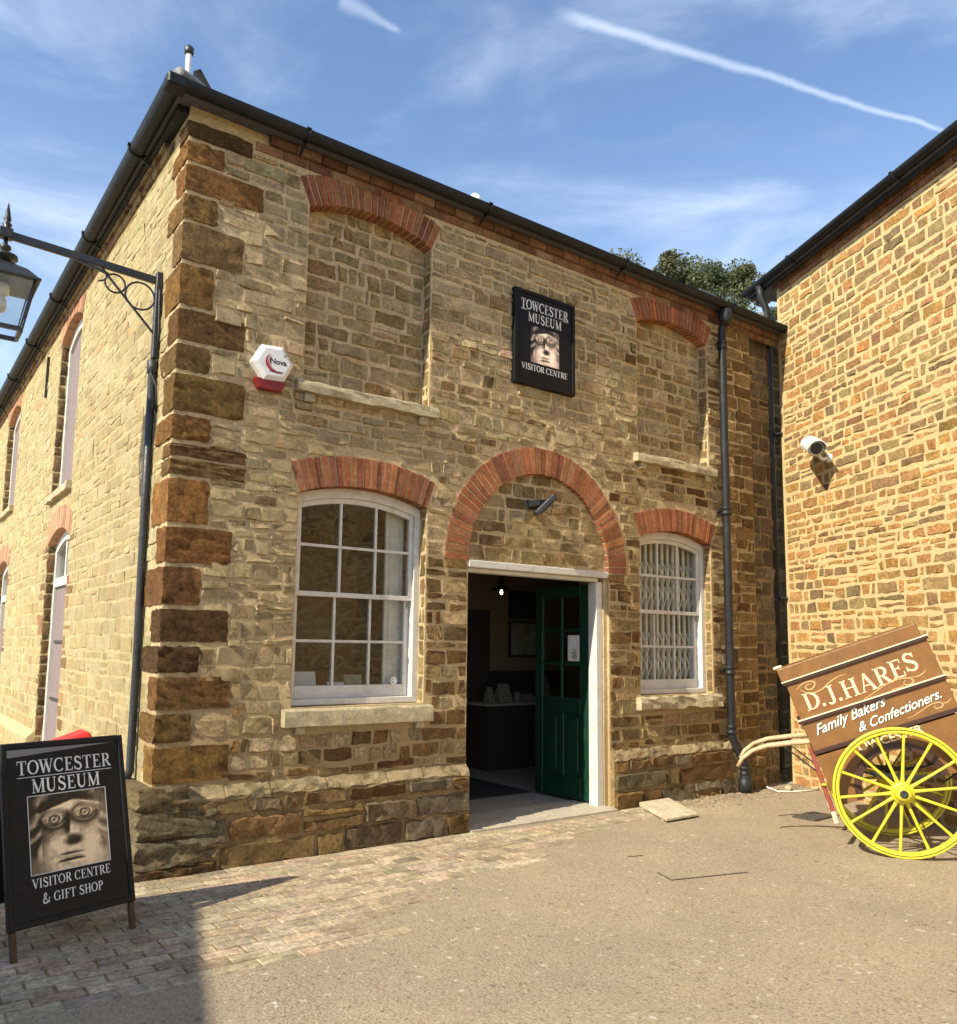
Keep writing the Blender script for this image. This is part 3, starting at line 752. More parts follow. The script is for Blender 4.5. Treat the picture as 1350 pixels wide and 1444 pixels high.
# stone faces on the right-hand reveals of windows and blind windows
RV = []
for a, b in WIN:
    for z0, z1, dp in ((WS+.01, WH-.005, .100), (NS+.005, NH, .126)):
        fv = Frame((b, 0, 0), (1, 0)); RV += lay_stones(fv, -dp, -.004, z0, z1, (.08, .16), (.09, .14), lambda z: [], rs, joint=.012, thin=.1)
place_stones(RV, MUS, 'stone', 'stone_mass', lambda u, z, w, h, rng: vary([(.40, .275, .125), (.36, .24, .105), (.45, .33, .165)][rng.integers(3)], rng, .12, .04), rs, prot=(.002, .006), n_single=0, mass='reveal_stones')  # tan stone, its colour darkened to stand in for shade in the reveals
def wash_front(u, z, rng):
    if z < .5: return rng.uniform(.15, .6)
    if u > 6.36: return rng.uniform(0, .25)
    w = .84 if z > 2.6 else .70
    if u < .96 and z > .9: w = .95
    if u > 4.4: w -= .2
    if z < 2.4 and (2.2 < u < 2.7 or 4.4 < u < 4.9): w -= .3
    if z < .95: w -= .3
    return float(np.clip(w+rng.normal(0, .14), 0, 1))
place_stones(PL+PL2, MUS, 'stone', 'stone_mass', fn, rs, prot=(.006, .026), washf=wash_front, rough=2.6, n_single=60, mass='plinth_courses', edge=.016, jit=.008)
place_stones(ST+ED+RO+NI+NI_T, MUS, 'stone', 'stone_mass', fn, rs, prot=(.002, .015), washf=wash_front, rough=1.7, n_single=240)

# plinth core and weathered plinth top
def plinth():
    prof = [(0.0, -.3), (-.06, -.3), (-.06, .455), (0.0, .53)]
    def run(u0, u1):
        a = [FF(u0, d, z) for d, z in prof]; b = [FF(u1, d, z) for d, z in prof]
        mb.add(a+b, [(0, 1, 2, 3), (7, 6, 5, 4)]+[(i, i+4, (i+1) % 4+4, (i+1) % 4) for i in range(4)])
    for a_, b_ in ((-.06, DL), (DR, END)):
        mb = MB(); run(a_, b_); mb.build('plinth', 'mortar_brown', MUS)
    rng = np.random.default_rng(5)
    def cope(fr, u0, u1, cols, nm='plinth_coping'):
        u = u0
        while u < u1-.05:
            w = rng.uniform(.3, .62)
            if u1-(u+w) < .2: w = u1-u
            P = [(-.061, .432), (-.066, .438), (-.068, .450), (-.045, .486), (-.006, .534), (.02, .536)]
            k = max(3, int(w/.07)); V = []
            for i in range(k+1):
                uu = u+.006+(w-.012)*i/k
                for d, z in P: V.append(fr(uu, d+rng.normal(0, .005), z+rng.normal(0, .006)))
            n = len(P); F = [(i*n+j, (i+1)*n+j, (i+1)*n+j+1, i*n+j+1) for i in range(k) for j in range(n-1)]+[tuple(range(n)), tuple(k*n+j for j in range(n))[::-1]]
            mb = MB(); mb.add(V, F); o = mb.build(nm, 'stone', MUS, org=fr(u+w/2, 0, .45)); o.color = (*vary(cols[rng.integers(len(cols))], rng, .12, .04), 1)
            u += w
    cc = [(.25, .20, .105), (.27, .225, .125), (.19, .125, .055), (.24, .155, .056), (.22, .15, .07)]
    cope(FF, -.06, DL, cc); cope(FF, DR, END, [(.27, .18, .08), (.33, .25, .13), (.24, .15, .065)])
plinth()

# corner quoins: blocks that show on both faces
def quoin_block(x1, y1, z0, z1, col, p=.009, rough=.0062, x0=None, y0=None, cut=7, name='quoin'):
    bm = bmesh.new(); bmesh.ops.create_cube(bm, size=1)
    xa = -p if x0 is None else x0; ya = -p if y0 is None else y0
    c = Vector(((xa+x1)/2, (ya+y1)/2, (z0+z1)/2)); s = Vector((x1-xa, y1-ya, z1-z0))
    bmesh.ops.subdivide_edges(bm, edges=bm.edges[:], cuts=cut, use_grid_fill=True)
    rng = np.random.default_rng(abs(int(z0*1000))+int(x1*100))
    for v in bm.verts:
        q = Vector(v.co); t = [abs(x) > .499 for x in q]
        v.co = Vector((q.x*s.x, q.y*s.y, q.z*s.z))
        nE = sum(t); k = {1: 0, 2: .002, 3: .006, 0: 0}[nE]
        v.co.x += (-math.copysign(k, q.x) if t[0] else 0)+rng.normal(0, rough*(.8 if t[0] else .6))
        v.co.y += (-math.copysign(k, q.y) if t[1] else 0)+rng.normal(0, rough*(.8 if t[1] else .6))
        v.co.z += (-math.copysign(k*.8, q.z) if t[2] else 0)+rng.normal(0, rough*.5)
        if t[0] and q.x < 0: v.co.x = min(v.co.x, -.003-c.x)
        if t[1] and q.y < 0: v.co.y = min(v.co.y, -.003-c.y)
    me = bpy.data.meshes.new(name); bm.to_mesh(me); bm.free(); me.materials.append(MATS['quoin']); me.polygons.foreach_set('use_smooth', [True]*len(me.polygons)); me.set_sharp_from_angle(angle=R(38))
    o = bpy.data.objects.new(name, me); C.objects.link(o); o.location = c; o.color = (*col, 1); setpar(o, MUS); return o
QC = [(.24, .125, .040), (.20, .10, .033), (.155, .08, .029), (.23, .13, .046), (.29, .145, .042)]
rq = np.random.default_rng(9)
for i, (a, b, f, s) in enumerate(QW):
    c = vary(QC[rq.integers(5)], rq, .12, .04)
    if i == 11: c = (.40, .19, .055)
    if i == 4: c = (.28, .17, .065)
    g = .015
    if i == 10:
        mid = (a+b)/2+.01; quoin_block(f, s, a+g, mid-.008, c); quoin_block(f, s, mid+.008, b-g, vary(c, rq, .1))
    else: quoin_block(f, s, a+g, b-g, c, p=.005+rq.uniform(0, .010))
# big rough blocks at the foot of the corner
for (z0, z1, f, s, c) in ((.40, .56, .22, .5, (.27, .20, .10)), (.22, .395, .42, .35, (.25, .20, .11)), (.02, .205, .30, .5, (.27, .22, .13)), (-.14, .01, .45, .4, (.19, .13, .065))):
    quoin_block(f, s, z0, z1, c, x0=-.105, y0=-.088, rough=.012, cut=5)

# brick arches
for a, b in WIN:
    brick_arch(FF, a, b, WH, WR, .25, 21, MUS)
    brick_arch(FF, a, b, NH, NR, .25, 21, MUS, back=.125)
brick_arch(FF, DL, DR, 0, 0, .262, 45, MUS, a0=-math.pi/2-.02, a1=math.pi/2+.02, cz=DH, Rr=.8925, back=.045, front=-.009)
# eaves course of bricks, front (single) and side (joined)
u = .52
while u < 7.6:
    for zc in (0, 1):
        z0 = 5.445+.077*zc; uu = u+.11*zc
        if uu+.21 > 7.68: continue
        brick_wedge(FF, [(uu, z0), (uu+.215, z0), (uu+.215, z0+.068), (uu, z0+.068)], -.012-zc*.035, .02, MUS, 'brick', vary([(.19, .085, .045), (.16, .07, .04), (.23, .12, .06), (.26, .16, .085)][random.randrange(4)], RNG, .15, .05), inset=.003)  # brick colours darkened to carry the shade under the gutter
    u += .225

# ---------------------------------------------------------------- windows
def sash_window(fr, a, b, z0, zs, rise, parent, label=None, rows=(2, 2), d=.105):
    n = 14
    def shape(i, zoff=0):
        p, _ = arc_pts(a+i, b-i, zs-(.01 if i else 0), rise*((b-a-2*i)/(b-a))**2, n)
        p = [(u, z-i*.95) for u, z in p]; return [(b-i, z0+i*.9), (a+i, z0+i*.9)]+p
    mb = MB(); mb.ring(shape(0), shape(.055), fr, d, d+.13)
    W = mb.build('window', 'white_paint', parent, bevel=.004)
    ia, ib = a+.055, b-.055; zb = z0+.05
    zm = z0+.885                                            # meeting rail
    arcp, (cx, cz, Rr, t) = arc_pts(a+.055, b-.055, zs-.01, rise*((b-a-.11)/(b-a))**2, n); cz -= .052
    top = lambda u: cz+math.sqrt(Rr*Rr-(u-cx)**2)
    st = .046
    lo = MB(); r0 = d+.075                                  # lower sash sits further in on the yard side of the box
    rect = lambda u0, u1, q0, q1: [(u0, q0), (u1, q0), (u1, q1), (u0, q1)]
    lo.prism(rect(ia, ia+st, zb, zm+.02), fr, r0, r0+.04); lo.prism(rect(ib-st, ib, zb, zm+.02), fr, r0, r0+.04)
    lo.prism(rect(ia+st, ib-st, zb, zb+.10), fr, r0+.001, r0+.039)
    lo.build('bottom_rail', 'white_paint', W, bevel=.003)
    mr = MB(); mr.prism(rect(ia, ib, zm-.018, zm+.022), fr, d+.03, d+.078); mr.build('meeting_rail', 'white_paint', W, bevel=.003)
    us = MB(); q = d+.028
    us.prism(rect(ia, ia+st*.8, zm+.022, top(ia+st*.8)+.0), fr, q, q+.04); us.prism(rect(ib-st*.8, ib, zm+.022, top(ib-st*.8)), fr, q, q+.04)
    ap = [(u, top(u)) for u in np.linspace(ia+st*.8, ib-st*.8, 13)]; us.prism(ap+[(u, z-.045) for u, z in ap[::-1]], fr, q+.001, q+.039)
    us.build('top_rail', 'white_paint', W, bevel=.003)
    bw = .011
    cols = [ia+st+(ib-ia-2*st)*k/3 for k in range(4)]
    zl = [zb+.10, zb+.10+(zm-.018-zb-.10)/2, zm-.018]; tmid = zm+.022+(zs+rise*.2-.06-zm)/2
    for k in (1, 2):
        g = MB(); g.prism(rect(cols[k]-bw, cols[k]+bw, zl[0], zl[2]), fr, r0+.004, r0+.03); g.build('glazing_bar', 'white_paint', W)
        g = MB(); g.prism(rect(cols[k]-bw+.012, cols[k]+bw+.012, zm+.022, top(cols[k])-.045), fr, q+.004, q+.03); g.build('glazing_bar', 'white_paint', W)
    g = MB(); g.prism(rect(ia+st, ib-st, zl[1]-bw, zl[1]+bw), fr, r0+.006, r0+.028); g.build('glazing_bar', 'white_paint', W)
    g = MB(); g.prism(rect(ia+st*.8, ib-st*.8, tmid-bw, tmid+bw), fr, q+.006, q+.028); g.build('glazing_bar', 'white_paint', W)
    for k in range(3):
        u0, u1 = cols[k]+(bw if k else 0), cols[k+1]-(bw if k < 2 else 0)
        for z_a, z_b in ((zl[0], zl[1]-bw), (zl[1]+bw, zl[2])):
            g = MB(); g.prism(rect(u0, u1, z_a, z_b), fr, r0+.016, r0+.016); g.build('pane', 'glass', W)
        o = .012; u0 = u0+(o if k else -st*.2); u1 = u1+(o if k < 2 else st*.2)
        g = MB(); g.prism(rect(u0, u1, zm+.022, tmid-bw), fr, q+.016, q+.016); g.build('pane', 'glass', W)
        ap = [(u, top(u)-.044) for u in np.linspace(u0, u1, 6)]
        g = MB(); g.prism([(u1, tmid+bw), (u0, tmid+bw)]+ap, fr, q+.016, q+.016); g.build('pane', 'glass', W)
    h = MB(); h.tube([fr(ib-.02, r0-.004, zm-.03), fr(ib-.02, r0-.012, zm-.05), fr(ib-.02, r0-.004, zm-.08)], .006, 6); h.build('sash_catch', 'grey_metal', W)
    return W
W1 = sash_window(FF, *WIN[0], WS+.005, WH, WR, MUS)
W2 = sash_window(FF, *WIN[1], WS+.005, WH, WR, MUS)

def rough_slab(name, fr, u0, u1, z0, z1, d0, d1, mat, parent, rough=.006, slope=.012, seed=1, n=14, color=None):
    rng = np.random.default_rng(seed); P = [(d1, z1), (d0+.012, z1-slope), (d0, z1-slope-.012), (d0-.002, (z0+z1)/2), (d0, z0), (d1, z0)]; V = []
    for i in range(n+1):
        for j, (d, z) in enumerate(P):
            k = rough if j in (1, 2, 3, 4) else 0
            V.append(fr(u0+(u1-u0)*i/n, d+rng.normal(0, k), z+rng.normal(0, k)))
    m_ = len(P); F = [(i*m_+j, (i+1)*m_+j, (i+1)*m_+(j+1) % m_, i*m_+(j+1) % m_) for i in range(n) for j in range(m_)]+[tuple(range(m_)), tuple(n*m_+j for j in range(m_))[::-1]]
    mb = MB(); mb.add(V, F); o = mb.build(name, mat, parent, org=fr((u0+u1)/2, 0, (z0+z1)/2))
    if color: o.color = (*color, 1)
    return o
for k, (a, b) in enumerate(WIN):
    s = rough_slab('sill', FF, a-.08, b+.052, .922, 1.062, -.082, .16, 'sill_stone', MUS, rough=.0022 if k == 0 else .009, seed=k+1)
    s2 = rough_slab('sill', FF, a-.075, b+.06, 3.545, 3.652, -.078, .13, 'sill_stone', MUS, rough=.005, seed=k+5)
    for u in (a+.02, b-.10):
        if k == 0:
            c = MB(); c.prism([(u, .862), (u+.09, .862), (u+.085, .9215), (u+.005, .9215)], FF, -.052, .05); c.build('corbel', 'sill_stone', MUS, bevel=.006)
        c = MB(); c.prism([(u-.02, 3.475), (u+.07, 3.475), (u+.07, 3.5445), (u-.02, 3.5445)], FF, -.048, .05); c.build('corbel', 'sill_stone', MUS, bevel=.006)

# ---------------------------------------------------------------- doorway
mb = MB(); mb.prism([(DL+.004, 2.262), (DR-.02, 2.262), (DR-.02, 2.327), (DL+.004, 2.327)], FF, -.012, .12); LNT = mb.build('door_lintel', 'white_paint', MUS, bevel=.006)
mb = MB(); mb.prism([(DL+.002, 2.225), (4.34, 2.225), (4.34, 2.2605), (DL+.002, 2.2605)], FF, .05, .16); mb.build('lintel_moulding', 'white_paint', LNT, bevel=.004)
for u0, dd_ in ((4.305, .045), (DL+.012, .22)):
    mb = MB(); mb.prism([(u0, -.02), (u0+.085, -.02), (u0+.085, 2.2235), (u0, 2.2235)], FF, dd_, dd_+.12); mb.build('door_post', 'white_paint', MUS, bevel=.006)
    mb = MB(); v = u0+.087; 
mb = MB(); mb.prism([(4.392, -.2), (DR+.01, -.2), (DR+.01, 2.26), (4.392, 2.26)], FF, .03, .38); mb.build('door_jamb', 'mortar', MUS)
def door_leaf(hx, hy, ang, flip, name='door'):
    """leaf local: x from hinge to free edge, y thickness"""
    W_, H_ = .78, 2.19; y0, y1 = -.022, .022
    M = Matrix.Translation((hx, hy, .012)) @ Matrix.Rotation(ang, 4, 'Z')
    st = .115
    mb = MB()
    mb.box((0, y0, 0), (st, y1, H_), M); mb.box((W_-st, y0, 0), (W_, y1, H_), M)
    for z0, z1 in ((0, .22), (.86, 1.02), (2.07, H_)): mb.box((st, y0+.0005, z0), (W_-st, y1-.0005, z1), M)
    mb.box((W_/2-.035, y0+.0005, .22), (W_/2+.035, y1-.0005, .86), M)
    mb.box((W_/2-.018, y0+.004, 1.02), (W_/2+.018, y1-.004, 2.07), M)
    for z in (1.37, 1.72): mb.box((st, y0+.005, z-.018), (W_-st, y1-.005, z+.018), M)
    D = mb.build(name, 'door_green', MUS, bevel=.004)
    for x0, x1 in ((st, W_/2-.035), (W_/2+.035, W_-st)):
        p = MB(); p.box((x0, -.006, .22), (x1, .006, .86), M); p.box((x0+.045, -.014, .27), (x1-.045, .014, .81), M); p.build('door_panel', 'door_green', D, bevel=.004)
    for i, (z0, z1) in enumerate(((1.02, 1.352), (1.388, 1.702), (1.738, 2.07))):
        for x0, x1 in ((st, W_/2-.018), (W_/2+.018, W_-st)):
            p = MB(); p.box((x0, -.002, z0), (x1, .002, z1), M); p.build('pane', 'glass', D)
    for z in (.42, 1.15, 1.92):
        h = MB(); h.box((-.03, -.028 if not flip else .012, z-.05), (.004, -.012 if not flip else .028, z+.05), M); h.build('hinge', 'black_iron', D)
    return D, M
# right-hand leaf stands open into the room; left-hand leaf likewise
DOOR, DM = door_leaf(4.345, .185, R(93.5), False)
DOOR2, DM2 = door_leaf(DL+.10, .36, R(88), True)
f3 = lambda x, y, z: DM @ Vector((x, y, z))
p = MB(); p.box((.135, .006, 1.40), (.30, .008, 1.67), DM); NOTE = p.build('notice', 'paper', DOOR)
p = MB()
for k in range(9): p.box((.17+.01*random.random(), .0085, 1.42+.012*k), (.19+.07*random.random(), .009, 1.428+.012*k), DM)
p.build('notice_print', 'print_grey', NOTE)
# threshold
mb = MB(); mb.add([(DL+.003, -.10, FBZ-.02), (DR, -.10, FBZ-.02), (DR, -.10, FBZ+.018), (DL+.003, -.10, FBZ+.018), (DL+.003, .05, -.008), (DR, .05, -.008), (DL+.003, .42, -.004), (DR, .42, -.004), (DL+.003, .42, -.2), (DR, .42, -.2)],
                  [(0, 1, 2, 3), (3, 2, 5, 4), (4, 5, 7, 6), (6, 7, 9, 8), (0, 8, 9, 1), (0, 3, 4, 6, 8), (1, 9, 7, 5, 2)])
mb.build('threshold', 'concrete', MUS)

# ---------------------------------------------------------------- interior
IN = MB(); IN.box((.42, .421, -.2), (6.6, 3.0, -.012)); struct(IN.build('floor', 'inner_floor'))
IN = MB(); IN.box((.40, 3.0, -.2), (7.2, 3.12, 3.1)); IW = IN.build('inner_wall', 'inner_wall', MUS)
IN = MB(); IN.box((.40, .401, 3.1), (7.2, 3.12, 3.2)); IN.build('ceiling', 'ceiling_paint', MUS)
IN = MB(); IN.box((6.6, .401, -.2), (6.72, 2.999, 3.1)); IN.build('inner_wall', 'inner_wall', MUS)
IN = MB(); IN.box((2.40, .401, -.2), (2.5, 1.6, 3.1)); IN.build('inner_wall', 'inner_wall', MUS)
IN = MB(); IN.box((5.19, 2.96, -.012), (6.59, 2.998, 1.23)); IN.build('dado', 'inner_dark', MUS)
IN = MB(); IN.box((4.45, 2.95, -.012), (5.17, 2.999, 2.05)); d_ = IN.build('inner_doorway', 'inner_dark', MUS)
mt = MB(); mt.box((2.9, 1.02, -.011), (4.28, 2.2, .004)); tag(mt.build('door_mat', 'inner_mat', bevel=.004), 'black door mat on the floor inside the open doorway', 'mat')
ct = empty('counter', (5.6, 2.7, -.012), 'dark counter with a pale top inside the doorway', 'counter')
mb = MB(); mb.box((4.75, 2.45, .80), (6.5, 2.94, .835)); mb.build('counter_top', 'concrete', ct, bevel=.004)
mb = MB(); mb.box((4.8, 2.5, -.012), (6.45, 2.93, .7995)); mb.build('counter_base', 'inner_dark', ct)
for (x, w, h, lean, lab, cat, nm) in ((4.86, .10, .20, .05, 'narrow cream leaflet holder on the dark counter', 'leaflet holder', 'leaflet_holder'), (5.02, .24, .24, .12, 'wide cream sloping display card on the dark counter', 'card', 'display_card'), (5.32, .08, .13, .0, 'small white mug on the dark counter', 'mug', 'mug'), (5.47, .17, .10, .02, 'low white box on the dark counter', 'box', 'paper_box'), (5.74, .20, .34, .12, 'tall pale tented card on the dark counter', 'card', 'tent_card')):
    mb = MB()
    if nm == 'mug':
        mb.lathe([(.04, 0), (.045, .02), (.045, h), (.038, h), (.038, .02)], (x+.04, 2.6, .836), 14); mb.tube([(x+.085, 2.6, .86), (x+.11, 2.6, .88), (x+.11, 2.6, .92), (x+.085, 2.6, .94)], .006, 6)
    else: mb.add([(x, 2.55, .836), (x+w, 2.55, .836), (x+w, 2.70, .836), (x, 2.70, .836), (x+lean*.4, 2.60, .836+h), (x+w-lean*.4, 2.60, .836+h), (x+w-lean*.4, 2.64, .836+h), (x+lean*.4, 2.64, .836+h)], [(0, 3, 2, 1), (4, 5, 6, 7), (0, 1, 5, 4), (1, 2, 6, 5), (2, 3, 7, 6), (3, 0, 4, 7)])
    tag(mb.build(nm, 'dim_card'), lab, cat)
for (x0, x1, z0, z1, matp, lab) in ((5.52, 6.10, 1.95, 2.34, 'picture_dark', 'dark framed landscape picture on the inner wall, above the pale one'), (5.52, 6.10, 1.42, 1.92, 'picture_print', 'pale framed sheet on the inner wall, under the dark picture')):
    e = empty('picture', ((x0+x1)/2, 2.998, z0), lab, 'picture')
    mb = MB(); mb.ring([(x0, z0), (x1, z0), (x1, z1), (x0, z1)], [(x0+.03, z0+.03), (x1-.03, z0+.03), (x1-.03, z1-.03), (x0+.03, z1-.03)], FF, 2.965, 2.998); mb.build('picture_frame', 'inner_dark', e)
    mb = MB(); mb.prism([(x0+.03, z0+.03), (x1-.03, z0+.03), (x1-.03, z1-.03), (x0+.03, z1-.03)], FF, 2.985, 2.996); mb.build('picture_sheet', matp, e)
pl = empty('pendant_lamp', (4.55, 1.92, 3.1), 'dark conical pendant lamp with a lit bulb inside the doorway', 'lamp')
mb = MB(); mb.tube([(4.55, 1.92, 3.1), (4.55, 1.92, 2.42)], .006, 6); mb.build('cord', 'black_iron', pl)
mb = MB(); mb.lathe([(.02, 2.43), (.035, 2.40), (.05, 2.28), (.14, 2.245), (.142, 2.238), (.045, 2.27), (.03, 2.38)], (4.55, 1.92, 0), 20); mb.build('lamp_shade', 'black_iron', pl, smooth=True)
mb = MB(); mb.lathe([(.006, 2.25), (.014, 2.235), (.019, 2.215), (.013, 2.195), (.003, 2.188)], (4.55, 1.92, 0), 12); mb.build('light_bulb', 'bulb', pl, smooth=True)

# behind the left window: white shutter leaf, cards on the window board
mb = MB(); mb.box((1.95, .262, 1.08), (2.13, .29, 2.78)); mb.box((1.985, .255, 1.15), (2.09, .263, 2.7)); tag(mb.build('shutter', 'white_paint', bevel=.004), 'folded white shutter leaf behind the twelve-pane window by the dark quoins', 'shutter')
mb = MB(); mb.box((.999, .241, 1.02), (2.201, .55, 1.062)); mb.build('window_board', 'white_paint', MUS)
for (x, w, h, mm, lab, nm) in ((1.19, .20, .26, 'paper', 'tall pale framed notice leaning behind the twelve-pane window', 'window_notice'), (1.50, .17, .17, 'paper', 'small white card standing beside a taller notice inside the window', 'window_card'), (1.66, .17, .23, 'picture_print', 'dull printed card inside the window, next to the small white card', 'window_print')):
    mb = MB(); mb.add([(x, .36, 1.063), (x+w, .36, 1.063), (x+w, .375, 1.063), (x, .375, 1.063), (x, .42, 1.063+h), (x+w, .42, 1.063+h), (x+w, .43, 1.063+h), (x, .43, 1.063+h)], [(0, 3, 2, 1), (4, 5, 6, 7), (0, 1, 5, 4), (1, 2, 6, 5), (2, 3, 7, 6), (3, 0, 4, 7)]); tag(mb.build(nm, mm), lab, 'card')
# hexagonal sticker on the pane
stk = MB(); hx = [(2.02+.035*math.cos(R(60*k)), 1.245+.04*math.sin(R(60*k))) for k in range(6)]; stk.prism(hx, FF, .1915, .1925); S_ = tag(stk.build('window_sticker', 'plastic_white'), 'small white hexagonal sticker on the lower right pane of the twelve-pane window', 'sticker')
stk = MB(); stroke(stk, [(2.02+.018*math.cos(R(a)), 1.25+.018*math.sin(R(a))) for a in range(80, 300, 20)], .007, lambda x, z: FF(x, .1908, z)); stk.build('sticker_mark', 'print_grey', S_, nrm=False)

# behind the right-hand window: folding security grille and net
gr = empty('security_grille', (5.5, .34, 1.07), 'pale folding lattice grille behind the window beside the drainpipe', 'grille')
u = 4.93
k = 0
while u < 6.07:
    mb = MB(); mb.box((u-.014, .262, 1.07), (u+.014, .284, 2.76)); mb.build('grille_bar', 'net_white', gr); u += .092
for zc in (1.36, 1.62, 2.14, 2.40):
    u = 4.93
    while u < 6.05:
        mb = MB(); mb.bar((u, .254, zc-.11), (u+.092, .254, zc+.11), .006, .013, (0, 1, 0)); mb.bar((u, .246, zc+.11), (u+.092, .246, zc-.11), .006, .013, (0, 1, 0)); mb.build('lattice', 'net_white', gr); u += .092
simple('curtain_tan', (.30, .255, .17), .9, var=.15)
mb = MB(); n = 60
V = [(4.75+1.7*i/n, .62+.03*math.sin(i*1.35), z) for i in range(n+1) for z in (1.02, 2.95)]; mb.add(V, [(2*i, 2*i+2, 2*i+3, 2*i+1) for i in range(n)]); tag(mb.build('curtain', 'curtain_tan', smooth=True), 'tan pleated curtain hanging behind the folding grille', 'curtain')

# ---------------------------------------------------------------- museum side wall (u = -Y)
LO = [(3.745, 5.0, 3.30, 5.20, .16), (8.37, 9.77, 3.66, 5.20, .16), (3.61, 4.93, .30, 2.69, .14), (8.40, 9.75, .98, 2.69, .14)]
LEN = 15.0
def left_wall():
    mb = MB(); T = .40
    def rect(y0, y1, z0, z1): mb.prism([(-y1, z0), (-y0, z0), (-y0, z1), (-y1, z1)], FL, 0, T)
    rect(.401, 3.61, -.3, TOP); rect(5.0, 8.37, -.3, TOP); rect(9.77, LEN, -.3, TOP)
    mb.prism([(-.401, -.3), (-.0005, -.3), (-.0005, TOP), (-.401, TOP)], FL, 0.0005, .02)
    for y0, y1, lower, upper in ((3.61, 5.0, LO[2], LO[0]), (8.37, 9.77, LO[3], LO[1])):
        rect(y0, y1, -.3, lower[2])
        if lower[0] > y0: rect(y0, lower[0], lower[2], upper[2])
        if lower[1] < y1: rect(lower[1], y1, lower[2], upper[2])
        p, _ = arc_pts(-lower[1], -lower[0], lower[3], lower[4], 12); mb.prism(p+[(-lower[0], upper[2]), (-lower[1], upper[2])], FL, 0, T)
        if upper[0] > y0: rect(y0, upper[0], upper[2], TOP)
        if upper[1] < y1: rect(upper[1], y1, upper[2], TOP)
        p, _ = arc_pts(-upper[1], -upper[0], upper[3], upper[4], 12); mb.prism(p+[(-upper[0], TOP), (-upper[1], TOP)], FL, 0, T)
    mb.build('side_wall', 'mortar_left', MUS)
left_wall()
def blk_left(z):
    B = []
    if z > -.2: B.append((-qblock(z, 1) if z > .56 else -.38, .2))
    for y0, y1, z0, zs, rise in LO:
        c = -(y0+y1)/2; _, (cx, cz, Rr, t) = arc_pts(-y1, -y0, zs, rise); ro = Rr+.26; zend = cz+ro*math.cos(t)
        if z0-.03 < z < zs: B.append((-y1, -y0))
        elif zs <= z < zend: hw = (y1-y0)/2+.07*(z-zs)/(zend-zs); B.append((c-hw, c+hw))
        elif zend <= z < cz+ro: hw = chord(z, cz, ro); B.append((c-hw, c+hw))
    return B
rl = np.random.default_rng(31)
LS = lay_stones(FL, -LEN, 0, .50, 5.43, (.07, .15), (.15, .38), blk_left, rl, joint=.010, thin=.1)
FLP = FL.shifted(-.085)
LP_ = lay_stones(FLP, -LEN, -5.0, -.06, .42, (.14, .2), (.3, .6), lambda z: [], rl, joint=.012)+lay_stones(FLP, -3.55, -.42, -.06, .42, (.14, .2), (.3, .6), lambda z: [], rl, joint=.012)
def col_left(u, z, w, h, rng):
    near = any((abs(-u-y0) < .26 or abs(-u-y1) < .26) and z0 < z < zs for y0, y1, z0, zs, rise in LO[2:])
    if near and rng.random() < .55 and w < .34: return vary((.34, .20, .09), rng, .15, .05)
    if rng.random() < .05: return vary((.52, .38, .19), rng, .1, .03)
    return vary([(.53, .43, .225), (.50, .40, .205), (.56, .46, .255), (.48, .375, .185)][rng.integers(4)], rng, .05, .02)
place_stones(LS+LP_, MUS, 'stone', 'pale_mass', col_left, rl, prot=(.001, .006), n_single=0, mass='side_wall_stones', rough=.8)
mb = MB()
for a, b in ((-LEN, -4.95), (-3.6, -.36)):
    prof = [(0.0005, -.3), (-.084, -.3), (-.084, .43), (0.0005, .51)]
    A = [FL(a, d, z) for d, z in prof]; B = [FL(b, d, z) for d, z in prof]
    mb.add(A+B, [(0, 1, 2, 3), (7, 6, 5, 4)]+[(i, i+4, (i+1) % 4+4, (i+1) % 4) for i in range(4)])
mb.build('side_plinth', 'mortar_left', MUS)
LBR = [(.40, .165, .08), (.37, .145, .07), (.43, .20, .10)]
